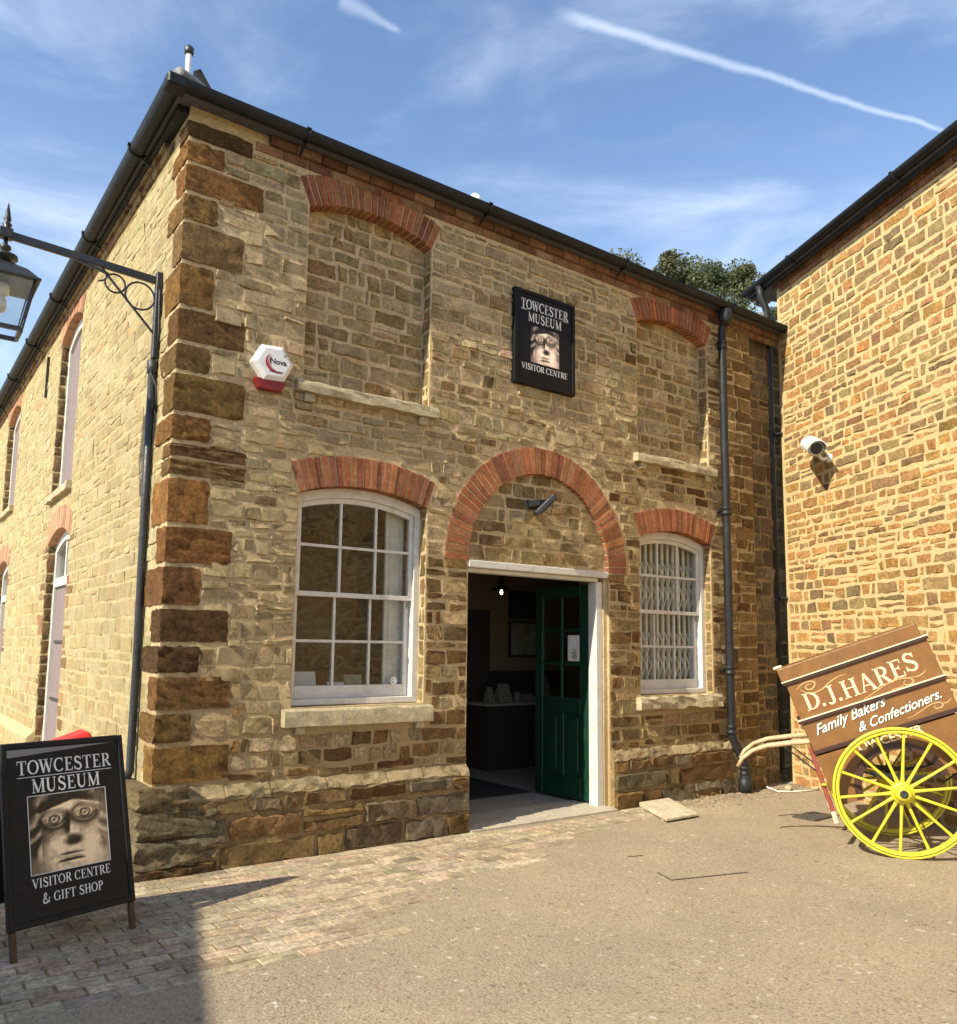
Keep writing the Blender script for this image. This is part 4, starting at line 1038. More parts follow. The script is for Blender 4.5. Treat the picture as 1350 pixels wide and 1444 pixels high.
for k, (y0, y1, z0, zs, rise) in enumerate(LO):
    brick_arch(FL, -y1, -y0, zs, rise, .26, 20, MUS, mat='brick_left', cols=LBR, pale=.12 if k < 2 else .3, back=.15)
    # window: white frame, lower part boarded
    a, b = -y1, -y0; p, _ = arc_pts(a, b, zs, rise, 10); q, _ = arc_pts(a+.09, b-.09, zs-.01, rise*.8, 10); q = [(u, z-.08) for u, z in q]
    w = MB(); w.ring([(b, z0), (a, z0)]+p, [(b-.09, z0+.08), (a+.09, z0+.08)]+q, FL, .085, .19); W = w.build('window', 'white_paint', MUS)
    zt = zs-.45 if k >= 2 else zs-.06
    if k >= 2:
        w = MB(); w.prism([(a+.09, zt-.05), (b-.09, zt-.05), (b-.09, zt+.05), (a+.09, zt+.05)], FL, .082, .185); w.build('transom', 'white_paint', W)
        w = MB(); w.prism([((a+b)/2-.03, zt+.05), ((a+b)/2+.03, zt+.05), ((a+b)/2+.03, zs+.0), ((a+b)/2-.03, zs+.0)], FL, .09, .18); w.build('glazing_bar', 'white_paint', W)
        for s in (-1, 1):
            w = MB(); x0, x1 = ((a+.09, (a+b)/2-.03) if s < 0 else ((a+b)/2+.03, b-.09)); w.prism([(x0, zt+.05), (x1, zt+.05), (x1, zs-.02), (x0, zs-.02)], FL, .13, .13); w.build('pane', 'glass', W)
    nb = 5
    for i in range(nb):
        x0 = a+.09+(b-a-.18)*i/nb; x1 = a+.09+(b-a-.18)*(i+1)/nb
        w = MB(); w.prism([(x0+.002, z0+.08), (x1-.002, z0+.08), (x1-.002, zt-.05 if k >= 2 else zs+.03), (x0+.002, zt-.05 if k >= 2 else zs+.03)], FL, .115, .145); w.build('board', 'boarding', W)
    if k >= 2:
        for zc in ((.9, 1.55) if k == 2 else ()):
            w = MB(); w.bar(FL(a+.2, .105, zc), FL(b-.2, .105, zc), .012, .03); w.build('iron_strap', 'black_iron', W)
    s = rough_slab('sill', FL, a-.05, b+.05, z0-.10, z0-.002, (-.06 if k != 2 else -.02), .085, 'sill_stone', MUS, rough=.004, seed=40+k)
# brown jamb stones on the far reveal of each side opening
rj = np.random.default_rng(8)
for k, (y0, y1, z0, zs, rise) in enumerate(LO):
    z = z0+.01
    while z < zs-.04:
        h = rj.uniform(.10, .24); h = min(h, zs-z)
        x1 = rj.uniform(.10, .155)
        V, F = stone_geo(.083, h-.012, .006, rj, back=.004, nx=3, nz=3)
        P = [(.042+v[0], y1+v[1]+.001, z+h/2+v[2]) for v in V]
        mb = MB(); mb.add(P, F); o = mb.build('jamb_stone', 'stone', MUS, smooth=True, org=(.042, y1, z+h/2)); o.color = (*vary((.24, .15, .07), rj, .2, .05), 0)
        z += h
# iron tie on the side wall, brick eaves course on the side
mb = MB(); mb.bar(FL(-5.86, -.018, 4.74), FL(-5.86, -.018, 5.30), .02, .035, (1, 0, 0)); tag(mb.build('wall_tie', 'black_iron'), 'thin black iron tie bar on the pale side wall between upper windows', 'tie bar')
mb = MB(); u = -LEN
while u < -.03:
    for zc in (0, 1):
        z0 = 5.44+zc*.077; uu = u+(.11 if zc else 0); c = vary((.24, .11, .055), RNG, .2, .06)
        if uu+.215 > -.28: continue
        P = [FL(uu, -.022-zc*.03, z0), FL(uu+.215, -.022-zc*.03, z0), FL(uu+.215, -.022-zc*.03, z0+.068), FL(uu, -.022-zc*.03, z0+.068)]; Q = [FL(uu, .02, z0), FL(uu+.215, .02, z0), FL(uu+.215, .02, z0+.068), FL(uu, .02, z0+.068)]
        mb.add(P+Q, [(0, 1, 2, 3), (4, 7, 6, 5), (0, 4, 5, 1), (1, 5, 6, 2), (2, 6, 7, 3), (3, 7, 4, 0)], c)
    u += .225
mb.build('eaves_bricks', 'stone_mass', MUS, kind='stuff')

# ---------------------------------------------------------------- roof, gutters
GZ = 5.645
def gutter_run(a, b, outward, name, parent, r=.062, zt=GZ, lip=True, n=10):
    a = Vector(a); b = Vector(b); o = Vector(outward).normalized(); k = 2
    V = []
    for p in (a, b):
        for i in range(n+1):
            t = math.pi*i/n; V.append(p-o*math.cos(t)*r*-1*1+Vector((0, 0, -math.sin(t)*r*1.15)))
        for i in range(n, -1, -1):
            t = math.pi*i/n; V.append(p-o*math.cos(t)*(r-.006)*-1+Vector((0, 0, -math.sin(t)*(r-.006)*1.15)))
    m_ = 2*(n+1); F = [(i, (i+1) % m_, m_+(i+1) % m_, m_+i) for i in range(m_)]+[tuple(range(m_))[::-1], tuple(range(m_, 2*m_))]
    mb = MB(); mb.add(V, F)
    L = (b-a).length; d = (b-a)/L; s = 1.0
    g = mb.build(name, 'gutter_black', parent, smooth=False)
    s = 1.1
    while s < L-.3:
        p = a+d*s; j = MB()
        pts = [p+o*math.cos(math.pi*i/8)*(r+.008)+Vector((0, 0, -math.sin(math.pi*i/8)*(r+.008)*1.15)) for i in range(9)]
        j.tube([q-d*.03 for q in pts[:1]]+pts, .011, 6)
        j.bar(p-o*.02+Vector((0, 0, -r*1.2)), p-o*.13+Vector((0, 0, -r*1.2-.05)), .02, .012)
        j.build('gutter_bracket', 'gutter_black', g); s += 1.83
    return g
mb = MB(); mb.add([(-.14, -.14, 5.66), (7.66, -.14, 5.66), (7.66, 4.0, 7.45), (4.0, 4.0, 7.45), (4.0, LEN, 7.45), (-.14, LEN, 5.66), (7.66, LEN, 5.66),
                   (-.14, -.14, 5.60), (7.66, -.14, 5.60), (-.14, LEN, 5.60), (7.66, LEN, 5.60)],
                  [(0, 1, 2, 3), (0, 3, 4, 5), (3, 2, 6, 4), (0, 7, 8, 1), (0, 5, 9, 7), (7, 9, 10, 8), (1, 8, 10, 6, 2), (4, 6, 10, 9, 5)])
ROOF = mb.build('roof', 'slate', MUS)
mb = MB(); mb.box((-.085, .03, 5.545), (.0, LEN, 5.598)); mb.build('fascia', 'gutter_black', MUS)
g1 = gutter_run((-.22, -.165, GZ), (7.62, -.165, GZ), (0, -1, 0), 'gutter', MUS, r=.06)
g2 = gutter_run((-.165, -.22, GZ), (-.165, LEN, GZ), (-1, 0, 0), 'gutter', MUS, r=.066)
mb = MB(); mb.box((-.234, -.234, GZ-.08), (-.09, -.09, GZ+.012)); mb.build('gutter_corner', 'gutter_black', MUS, bevel=.012)
mb = MB(); mb.tube([(-.13, -.13, 5.72), (.35, .35, 5.93), (1.6, 1.6, 6.47)], .055, 8); mb.build('hip_capping', 'lead', ROOF, smooth=True)
mb = MB(); mb.add([(.0, .0, 5.7), (.42, .34, 5.75), (.35, .42, 5.75), (.02, .06, 5.93), (.07, .04, 5.96), (.36, .34, 5.90)], [(0, 1, 5, 4, 3), (0, 3, 5, 2), (0, 2, 1), (3, 4, 5), (1, 2, 5)]); mb.build('hip_flashing', 'lead', ROOF)
mb = MB(); mb.tube([(-.03, .02, 5.68), (-.03, .02, 6.02)], .022, 8); VP = mb.build('vent_pipe', 'plastic_white', ROOF)
mb = MB(); mb.lathe([(.03, 6.02), (.036, 6.04), (.036, 6.07), (.02, 6.09)], (-.03, .02, 0), 10); mb.build('vent_cap', 'black_iron', VP, smooth=True)
mb = MB(); mb.lathe([(.05, 5.85), (.07, 5.95), (.06, 6.02), (.03, 6.05)], (2.9, .30, 0), 12); mb.build('roof_vent', 'plastic_white', ROOF, smooth=True)
mb = MB(); mb.box((6.42, .32, 5.8), (6.75, 1.0, 6.06)); mb.build('roof_upstand', 'lead', ROOF, bevel=.01)
mb = MB(); mb.box((7.42, .10, 5.62), (7.70, .9, 5.95)); mb.build('lead_flashing', 'lead', ROOF, bevel=.01)

# ---------------------------------------------------------------- drainpipes (parts of the building)
def pipe(pts, r, parent, collars=(), name='drainpipe', brackets=()):
    mb = MB(); mb.tube(pts, r, 14); P = mb.build(name, 'pipe_black', parent, smooth=True)
    for c in collars:
        q = MB(); q.lathe([(r+.004, -.05), (r+.014, -.045), (r+.014, -.02), (r+.006, -.012), (r+.006, .012), (r+.014, .02), (r+.014, .045), (r+.004, .05)], c, 14); q.build('collar', 'pipe_black', P, smooth=True)
    for b0, b1 in brackets:
        q = MB(); q.bar(b0, b1, .13, .022); q.build('pipe_bracket', 'pipe_black', P)
    return P
PX = 6.27
P1 = pipe([(PX, -.165, 5.58), (PX, -.165, 5.50), (PX, -.11, 5.36), (PX, -.10, 5.25), (PX, -.10, .62), (PX+.01, -.11, .56), (PX+.16, -.135, .30), (PX+.17, -.14, .22), (PX+.17, -.14, -.04)], .047, MUS,
          collars=((PX, -.10, 5.15), (PX, -.10, 3.15), (PX, -.10, 1.32), (PX, -.10, .66), (PX+.17, -.14, .20), (PX+.17, -.14, .03)), brackets=(((PX, -.05, 3.15), (PX, .01, 3.15)), ((PX, -.05, 1.32), (PX, .01, 1.32))))
mb = MB(); mb.lathe([(.052, 5.38), (.085, 5.45), (.085, 5.56), (.07, 5.57)], (PX, -.155, 0), 14); mb.build('hopper', 'pipe_black', P1, smooth=True)
mb = MB(); mb.lathe([(.055, 0), (.075, .005), (.078, .16), (.062, .165), (.06, .22)], (PX+.17, -.14, FBZ), 14); mb.build('shoe', 'pipe_black', P1, smooth=True)
mb = MB(); mb.box((PX+.055, -.11, 1.40), (PX+.15, -.0, 1.56)); tag(mb.build('junction_box', 'black_iron', bevel=.008), 'small black box fixed on the wall beside the drainpipe', 'box')

# ================================================================== RIGHT BUILDING
RB = empty('ironstone_building', (8.5, -3, FBZ), 'tall sunlit orange ironstone building with wide cream mortar joints and black gutter', 'building')
RL, RH = 11.0, 6.24
mb = MB(); mb.prism([(-.0, -.3), (RL, -.3), (RL, RH), (-.0, RH)], FR, 0, 5.0); mb.build('wall', 'mortar_right', RB)
rr_ = np.random.default_rng(77)
RS = lay_stones(FR, .05, RL, -.05, RH-.10, (.07, .15), (.13, .34), lambda z: [], rr_, joint=.023, thin=.14)
def col_right(u, z, w, h, rng):
    q = rng.random(); lo = z < 3.6
    c = [(.43, .225, .07), (.40, .215, .08), (.46, .26, .095)] if q < (.68 if lo else .42) else ([(.33, .215, .095), (.30, .19, .083), (.35, .235, .10)] if q < .9 else [(.25, .17, .085), (.22, .145, .07), (.28, .15, .065)])
    return vary(c[rng.integers(3)], rng, .10, .035)
place_stones(RS, RB, 'stone_right', 'stone_right_mass', col_right, rr_, prot=(.001, .008), rough=.9, jit=.0085)
# far end wall quoin edge, brick eaves, roof and gutter
o = RN*.06
mb = MB(); u = -.02
while u < RL:
    for zc in (0, 1):
        z0 = RH-.085+zc*.076; uu = u+(0 if zc else .11); c = vary((.26, .13, .065), RNG, .2, .06); dd = -.02-zc*.025
        P = [FR(uu, dd, z0), FR(uu+.215, dd, z0), FR(uu+.215, dd, z0+.067), FR(uu, dd, z0+.067)]; Q = [FR(uu, .03, z0), FR(uu+.215, .03, z0), FR(uu+.215, .03, z0+.067), FR(uu, .03, z0+.067)]
        mb.add(P+Q, [(0, 1, 2, 3), (4, 7, 6, 5), (0, 4, 5, 1), (1, 5, 6, 2), (2, 6, 7, 3), (3, 7, 4, 0)], c)
    u += .225
mb.build('eaves_bricks', 'stone_right_mass', RB, kind='stuff')
e0 = FR(-.42, -.16, 0); 
A = [FR(-.45, -.15, RH+.10), FR(RL, -.15, RH+.10), FR(RL, 2.5, RH+1.45), FR(1.6, 2.5, RH+1.45), FR(-.45, 5.1, RH+.10), FR(RL, 5.1, RH+.10), FR(-.45, -.15, RH+.04), FR(RL, -.15, RH+.04), FR(-.45, 5.1, RH+.04), FR(RL, 5.1, RH+.04)]
mb = MB(); mb.add(A, [(0, 1, 2, 3), (0, 3, 4), (3, 2, 5, 4), (0, 6, 7, 1), (0, 4, 8, 6), (6, 8, 9, 7), (4, 5, 9, 8), (1, 7, 9, 5, 2)]); mb.build('roof', 'slate', RB)
gutter_run(FR(-.46, -.19, RH+.115), FR(RL, -.19, RH+.115), -FR.y, 'gutter', RB, r=.052)
mb = MB(); mb.prism([(-.43, RH+.0), (RL, RH+.0), (RL, RH+.038), (-.43, RH+.038)], FR, -.125, -.10); mb.build('fascia', 'gutter_black', RB)
q0 = FR(-.10, -.09, 0)
P2 = pipe([(FR(-.10, -.19, RH+.06)), FR(-.10, -.17, RH-.08), FR(-.10, -.10, RH-.24), FR(-.10, -.09, RH-.4), FR(-.10, -.09, .02)], .046, RB,
          collars=[FR(-.10, -.09, z) for z in (4.3, 2.2, .55, .05)], brackets=[(FR(-.10, -.05, z), FR(.02, .02, z)) for z in (4.3, 2.2)])
P3 = pipe([FR(-.12, -.42, .52), FR(-.12, -.42, FBZ+.02)], .055, RB, collars=(FR(-.12, -.42, .48), FR(-.12, -.42, .16)), name='soil_pipe')
mb = MB(); mb.lathe([(.05, .52), (.045, .60), (.03, .66)], FR(-.12, -.42, 0), 12); mb.build('pipe_cap', 'pipe_black', P3, smooth=True)

# building across the yard (out of frame, throws the shade on the near ground)
d_sh = Vector((.282, .959, 0)); eave = 4.4; hd = eave/math.tan(SUN_EL)
q = Vector((-.01, -.93, 0))+Vector((sdir.x, sdir.y, 0)).normalized()*hd; q = q+d_sh*.22
YB = empty('yard_building', (q.x-2.5, q.y-5, FBZ), 'low stone outbuilding standing across the yard from the museum side wall', 'building')
FY = Frame((q.x, q.y, 0), (-d_sh.y, d_sh.x))
mb = MB(); mb.prism([(-9., -.3), (0, -.3), (0, eave), (-9., eave)] if FY.x.dot(d_sh) > 0 else [(0, -.3), (9., -.3), (9., eave), (0, eave)], FY, 0, 4.5); mb.build('wall', 'mortar_brown', YB)
sg = (-9., 0) if FY.x.dot(d_sh) > 0 else (0, 9.)
mb = MB(); V = [FY(sg[0], -.02, eave+.002), FY(sg[1], -.02, eave+.002), FY(sg[1], 4.6, eave+.002), FY(sg[0], 4.6, eave+.002), FY(sg[0], 2.3, eave+1.1), FY(sg[1], 2.3, eave+1.1)]
mb.add(V, [(0, 1, 5, 4), (2, 3, 4, 5), (0, 4, 3), (1, 2, 5), (0, 3, 2, 1)]); mb.build('roof', 'slate', YB)

# ================================================================== THINGS ON THE WALLS
def wall_sign():
    x0, x1, z0, z1 = 3.138, 3.924, 4.078, 5.027
    S = empty('museum_sign', ((x0+x1)/2, 0, z0), 'black wall sign with a carved face and white lettering, above the arched doorway', 'sign')
    mb = MB(); mb.prism([(x0, z0), (x1, z0), (x1, z1), (x0, z1)], FF, -.042, -.012); mb.build('sign_panel', 'sign_black', S, bevel=.006, seg=2)
    mb = MB(); mb.ring([(x0-.004, z0-.004), (x1+.004, z0-.004), (x1+.004, z1+.004), (x0-.004, z1+.004)], [(x0+.032, z0+.032), (x1-.032, z0+.032), (x1-.032, z1-.032), (x0+.032, z1-.032)], FF, -.056, .004); mb.build('sign_frame', 'sign_black', S, bevel=.006, seg=2)
    cx = (x0+x1)/2; T = lambda x, z: FF(cx+x, -.0435, z0+z)
    serif_text('lettering', 'TOWCESTER', .10, T, 'print_white', S, 0, .765, width=.62, align='C')
    serif_text('lettering', 'MUSEUM', .095, T, 'print_white', S, 0, .648, width=.44, align='C')
    serif_text('lettering', 'VISITOR CENTRE', .062, T, 'print_white', S, 0, .155, width=.60, align='C')
    mb = MB(); stroke(mb, [(-.31, .757), (-.235, .757)], .006, T); stroke(mb, [(.24, .757), (.31, .757)], .006, T); mb.build('rule', 'print_white', S, nrm=False)
    face_print('face_picture', lambda x, z: FF(cx+x, -.0435, z0+.425+z), .37, .37, S, tint=(1.25, 1.25, 1.6), contrast=.9, n=80)
wall_sign()
def alarm():
    cx, cz = .712, 3.712
    A = empty('alarm_box', (cx, -.02, cz-.2), 'white hexagonal alarm box with red base on the corner of the front wall', 'alarm box')
    hexp = lambda r, k=1: [(cx+r*math.cos(R(60*i+4)), cz+r*.93*math.sin(R(60*i+4))) for i in range(6)]
    mb = MB(); n = 6; o1, o2, o3 = hexp(.168), hexp(.172), hexp(.135)
    V = [FF(u, .0, z) for u, z in o1]+[FF(u, -.07, z) for u, z in o2]+[FF(u, -.098, z) for u, z in o3]
    mb.add(V, [tuple(range(6))]+[(i, (i+1) % 6, 6+(i+1) % 6, 6+i) for i in range(6)]+[(6+i, 6+(i+1) % 6, 12+(i+1) % 6, 12+i) for i in range(6)]+[tuple(range(12, 18))]); mb.build('cover', 'plastic_white', A, bevel=.005)
    mb = MB(); mb.prism([(cx-.105, cz-.215), (cx+.08, cz-.215), (cx+.12, cz-.13), (cx-.14, cz-.13)], FF, -.068, .0); mb.build('strobe', 'plastic_red', A, bevel=.01, seg=2)
    T = lambda x, z: FF(cx+x, -.0990, cz+z)
    sans_text('lettering', 'Nova', .062, T, 'print_black', A, -.035, -.012, bold=.0016, width=.135)
    sans_text('lettering', 'Security', .03, T, 'print_grey', A, -.04, -.082, width=.11, bold=.0008)
    mb = MB()
    for k, (r, w) in enumerate(((.095, .020), (.078, .008), (.066, .006))):
        n = 18; P = [(.03+r*math.cos(R(a))*1.0, .0+r*.82*math.sin(R(a))) for a in np.linspace(135, 300-k*40, n)]; stroke(mb, P, [w*(.25+.75*math.sin(math.pi*i/(n-1))) for i in range(n)], T)
    mb.build('emblem', 'print_red', A, nrm=False)
    mb = MB(); mb.lathe([(.011, 0), (.011, .003), (.004, .004)], M=Matrix.Translation(FF(cx+.085, -.098, cz+.065)) @ Matrix.Rotation(R(90), 4, 'X'), n=10); mb.build('keyhole', 'print_grey', A)
alarm()
def floodlight():
    c = FF(3.40, -.17, 2.89)
    A = empty('floodlight', FF(3.40, 0, 2.89), 'small black floodlight tilted down above the white door lintel', 'floodlight')
    mb = MB(); mb.prism([(3.37, 2.875), (3.52, 2.875), (3.52, 2.965), (3.37, 2.965)], FF, .03, .055); mb.prism([(3.385, 2.89), (3.505, 2.89), (3.505, 2.95), (3.385, 2.95)], FF, -.13, .03); mb.build('bracket', 'black_iron', A, bevel=.004)
    n_ = Vector((.62, -.35, -.70)).normalized(); e1 = Vector((.52, -.48, .70)); e1 = (e1-n_*e1.dot(n_)).normalized(); e2 = n_.cross(e1)
    M = Matrix(((e1.x, e2.x, n_.x, 3.43), (e1.y, e2.y, n_.y, -.16), (e1.z, e2.z, n_.z, 2.89), (0, 0, 0, 1)))
    mb = MB(); mb.box((-.125, -.115, -.026), (.125, .115, .026), M); H = mb.build('lamp_head', 'black_iron', A, bevel=.010, seg=2)
    mb = MB(); mb.box((-.085, -.10, .0262), (.085, .10, .030), M)
    for k in range(7): mb.box((-.08+k*.025, -.09, .026), (-.074+k*.025, .09, .040), M)
    mb.build('cooling_fins', 'black_iron', H)
    mb = MB(); mb.box((-.085, -.10, -.030), (.085, .10, -.0262), M); mb.build('lamp_glass', 'black_iron', H)
floodlight()
def lantern():
    y, zA = .49, 4.37; xe = -1.055
    L = empty('bracket_lantern', (0, y, 3.7), 'black iron lantern hanging from a scrolled wall bracket at the corner', 'lantern')
    mb = MB(); mb.box((-.055, y-.028, 3.74), (-.004, y+.028, 4.44)); mb.build('wall_post', 'black_iron', L, bevel=.005)
    mb = MB(); mb.bar((-.01, y, zA), (xe-.07, y, zA+.055), .038, .055); ARM = mb.build('arm', 'black_iron', L, bevel=.004)
    mb = MB(); mb.box((xe-.085, y-.035, zA+.02), (xe+.005, y+.035, zA+.095)); mb.build('arm_end', 'black_iron', ARM, bevel=.006)
    mb = MB(); mb.bar((-.45+.0, y, zA-.01), (-.04, y, 3.93), .018, .014); mb.bar((-.62, y, zA+.0), (-.40, y, zA-.045), .022, .014); mb.build('stay', 'black_iron', L)
    for cx_, cz_, r in ((-.165, 4.215, .108), (-.35, 4.265, .072)):
        mb = MB(); mb.tube([(cx_+r*math.cos(a), y, cz_+r*math.sin(a)) for a in np.linspace(0, 2*math.pi, 29)], .008, 6, caps=False); mb.build('scroll_ring', 'black_iron', L, smooth=True)
    mb = MB(); mb.tube([(-.47+.055*math.cos(a), y, 4.31+.055*math.sin(a)) for a in np.linspace(-1.6, 1.0, 12)], .007, 6); mb.build('scroll_ring', 'black_iron', L, smooth=True)
    x = xe-.035; a4 = math.pi/4
    mb = MB(); mb.lathe([(.03, zA+.09), (.018, zA+.10), (.034, zA+.125), (.016, zA+.145), (.026, zA+.165), (.022, zA+.18), (.002, zA+.29)], (x, y, 0), 12); mb.build('finial', 'black_iron', L, smooth=True)
    mb = MB(); mb.lathe([(.014, zA+.03), (.014, zA-.02), (.036, zA-.035), (.040, zA-.055), (.018, zA-.075), (.018, zA-.085), (.085, zA-.105), (.088, zA-.125), (.045, zA-.135), (.04, zA-.16)], (x, y, 0), 14); mb.build('neck', 'black_iron', L, smooth=True)
    zt = zA-.16; zr = zt-.13; hw = .205; zb = zr-.37; bw = .125
    mb = MB(); k = math.sqrt(2); prof = [(.05, zt), (.075, zt-.02), (.14, zt-.06), (hw, zr), (hw+.012, zr-.006), (hw+.012, zr-.022), (hw-.03, zr-.022)]
    mb.lathe([(r*k, z) for r, z in prof], (x, y, 0), 4, a0=a4); mb.build('lantern_roof', 'black_iron', L, bevel=.004)
    fr = MB()
    for sx in (-1, 1):
        for sy in (-1, 1): fr.bar((x+sx*(hw-.02), y+sy*(hw-.02), zr-.02), (x+sx*bw, y+sy*bw, zb), .018, .018)
    for sx, sy, ex, ey in ((-1, -1, 1, -1), (1, -1, 1, 1), (1, 1, -1, 1), (-1, 1, -1, -1)):
        fr.bar((x+sx*bw, y+sy*bw, zb), (x+ex*bw, y+ey*bw, zb), .026, .03)
    fr.build('lantern_frame', 'black_iron', L)
    mb = MB(); mb.lathe([(.012, zb-.03), (.02, zb-.02), (.02, zb)], (x, y, 0), 8)
    for dx, dy in ((0, -1), (1, 0), (0, 1), (-1, 0)):
        px, py = -dy, dx; t = hw-.028; g = bw-.008; mb2 = MB()
        V = [(x+dx*t+px*t, y+dy*t+py*t, zr-.023), (x+dx*t-px*t, y+dy*t-py*t, zr-.023), (x+dx*g-px*g, y+dy*g-py*g, zb+.012), (x+dx*g+px*g, y+dy*g+py*g, zb+.012)]; mb2.add(V, [(0, 1, 2, 3)]); mb2.build('lantern_pane', 'glass', L)
    mb = MB(); mb.lathe([(.05, zr-.03), (.05, zr-.10), (.03, zr-.11)], (x, y, 0), 12); mb.build('lamp_holder', 'net_white', L, smooth=True)
    mb = MB(); mb.lathe([(.022, zr-.11), (.034, zr-.15), (.04, zr-.19), (.03, zr-.225), (.005, zr-.24)], (x, y, 0), 14); mb.build('light_bulb', 'plastic_white', L, smooth=True)
    # cable and conduit below
    cd = empty('conduit', (-.04, y, .5), 'black cable conduit running down the side wall below the lantern bracket', 'conduit')
    mb = MB(); mb.tube([(-.038, .50, 3.66), (-.038, .485, 2.6), (-.038, .45, 1.4), (-.045, .425, .62), (-.10, .41, .48)], .030, 12); mb.build('conduit_pipe', 'black_iron', cd, smooth=True)
    mb = MB(); mb.lathe([(.034, 3.62), (.042, 3.63), (.042, 3.72), (.03, 3.73)], (-.038, .50, 0), 12); mb.build('conduit_end', 'black_iron', cd, smooth=True)
    mb = MB(); mb.tube([(-.03, .49, 3.76), (-.06, .475, 3.70), (-.055, .47, 3.62), (-.02, .44, 3.52), (-.012, .42, 3.3)], .008, 6); mb.tube([(-.02, .49, 4.38), (-.03, .455, 4.25), (-.02, .45, 3.95), (-.03, .47, 3.72)], .007, 6); mb.build('cable', 'black_iron', cd, smooth=True)
lantern()
def cctv():
    b = FR(.93, 0, 3.79)
    A = empty('security_camera', b, 'white bullet security camera on the sunlit ironstone wall', 'camera')
    n = RN; along = -RDIR; z = Vector((0, 0, 1))
    M0 = Matrix((( along.x, n.x, 0, b.x), (along.y, n.y, 0, b.y), (0, 0, 1, b.z), (0, 0, 0, 1)))
    mb = MB(); mb.lathe([(.055, .0), (.055, .03), (.03, .045)], M=M0 @ Matrix.Translation((.04, 0, -.03)) @ Matrix.Rotation(R(-90), 4, 'X'), n=16); mb.build('mount_base', 'plastic_white', A, smooth=True)
    mb = MB(); mb.tube([M0 @ Vector((.04, .03, -.03)), M0 @ Vector((.06, .12, -.05)), M0 @ Vector((.07, .19, -.0))], .022, 10); mb.build('mount_arm', 'plastic_white', A, smooth=True)
    M = M0 @ Matrix.Translation((.05, .22, .09)) @ Matrix.Scale(1.35, 4) @ Matrix.Rotation(R(24), 4, 'Z') @ Matrix.Rotation(R(20), 4, 'Y')
    MC = M @ Matrix.Rotation(R(90), 4, 'Y')
    mb = MB(); mb.lathe([(.03, -.17), (.062, -.155), (.064, .10), (.056, .13), (.050, .13)], M=MC, n=20); H = mb.build('camera_body', 'plastic_white', A, smooth=True)
    mb = MB(); nn = 14; V = []
    for xx in (-.185, .20):
        for i in range(nn+1):
            t = R(-15+210*i/nn); V.append(M @ Vector((xx-.03*(math.sin(t) < .2)*(xx > 0), .078*math.cos(t), .078*math.sin(t)+.0)))
        for i in range(nn, -1, -1):
            t = R(-15+210*i/nn); V.append(M @ Vector((xx-.03*(math.sin(t) < .2)*(xx > 0), .072*math.cos(t), .072*math.sin(t)+.0)))
    k = 2*(nn+1); mb.add(V, [(i, (i+1) % k, k+(i+1) % k, k+i) for i in range(k)]+[tuple(range(k)), tuple(range(k, 2*k))[::-1]]); mb.build('sun_shield', 'plastic_white', H, smooth=False)
    mb = MB(); mb.lathe([(.049, .131), (.049, .136), (.02, .138)], M=MC, n=18); mb.build('lens', 'black_iron', H)
cctv()

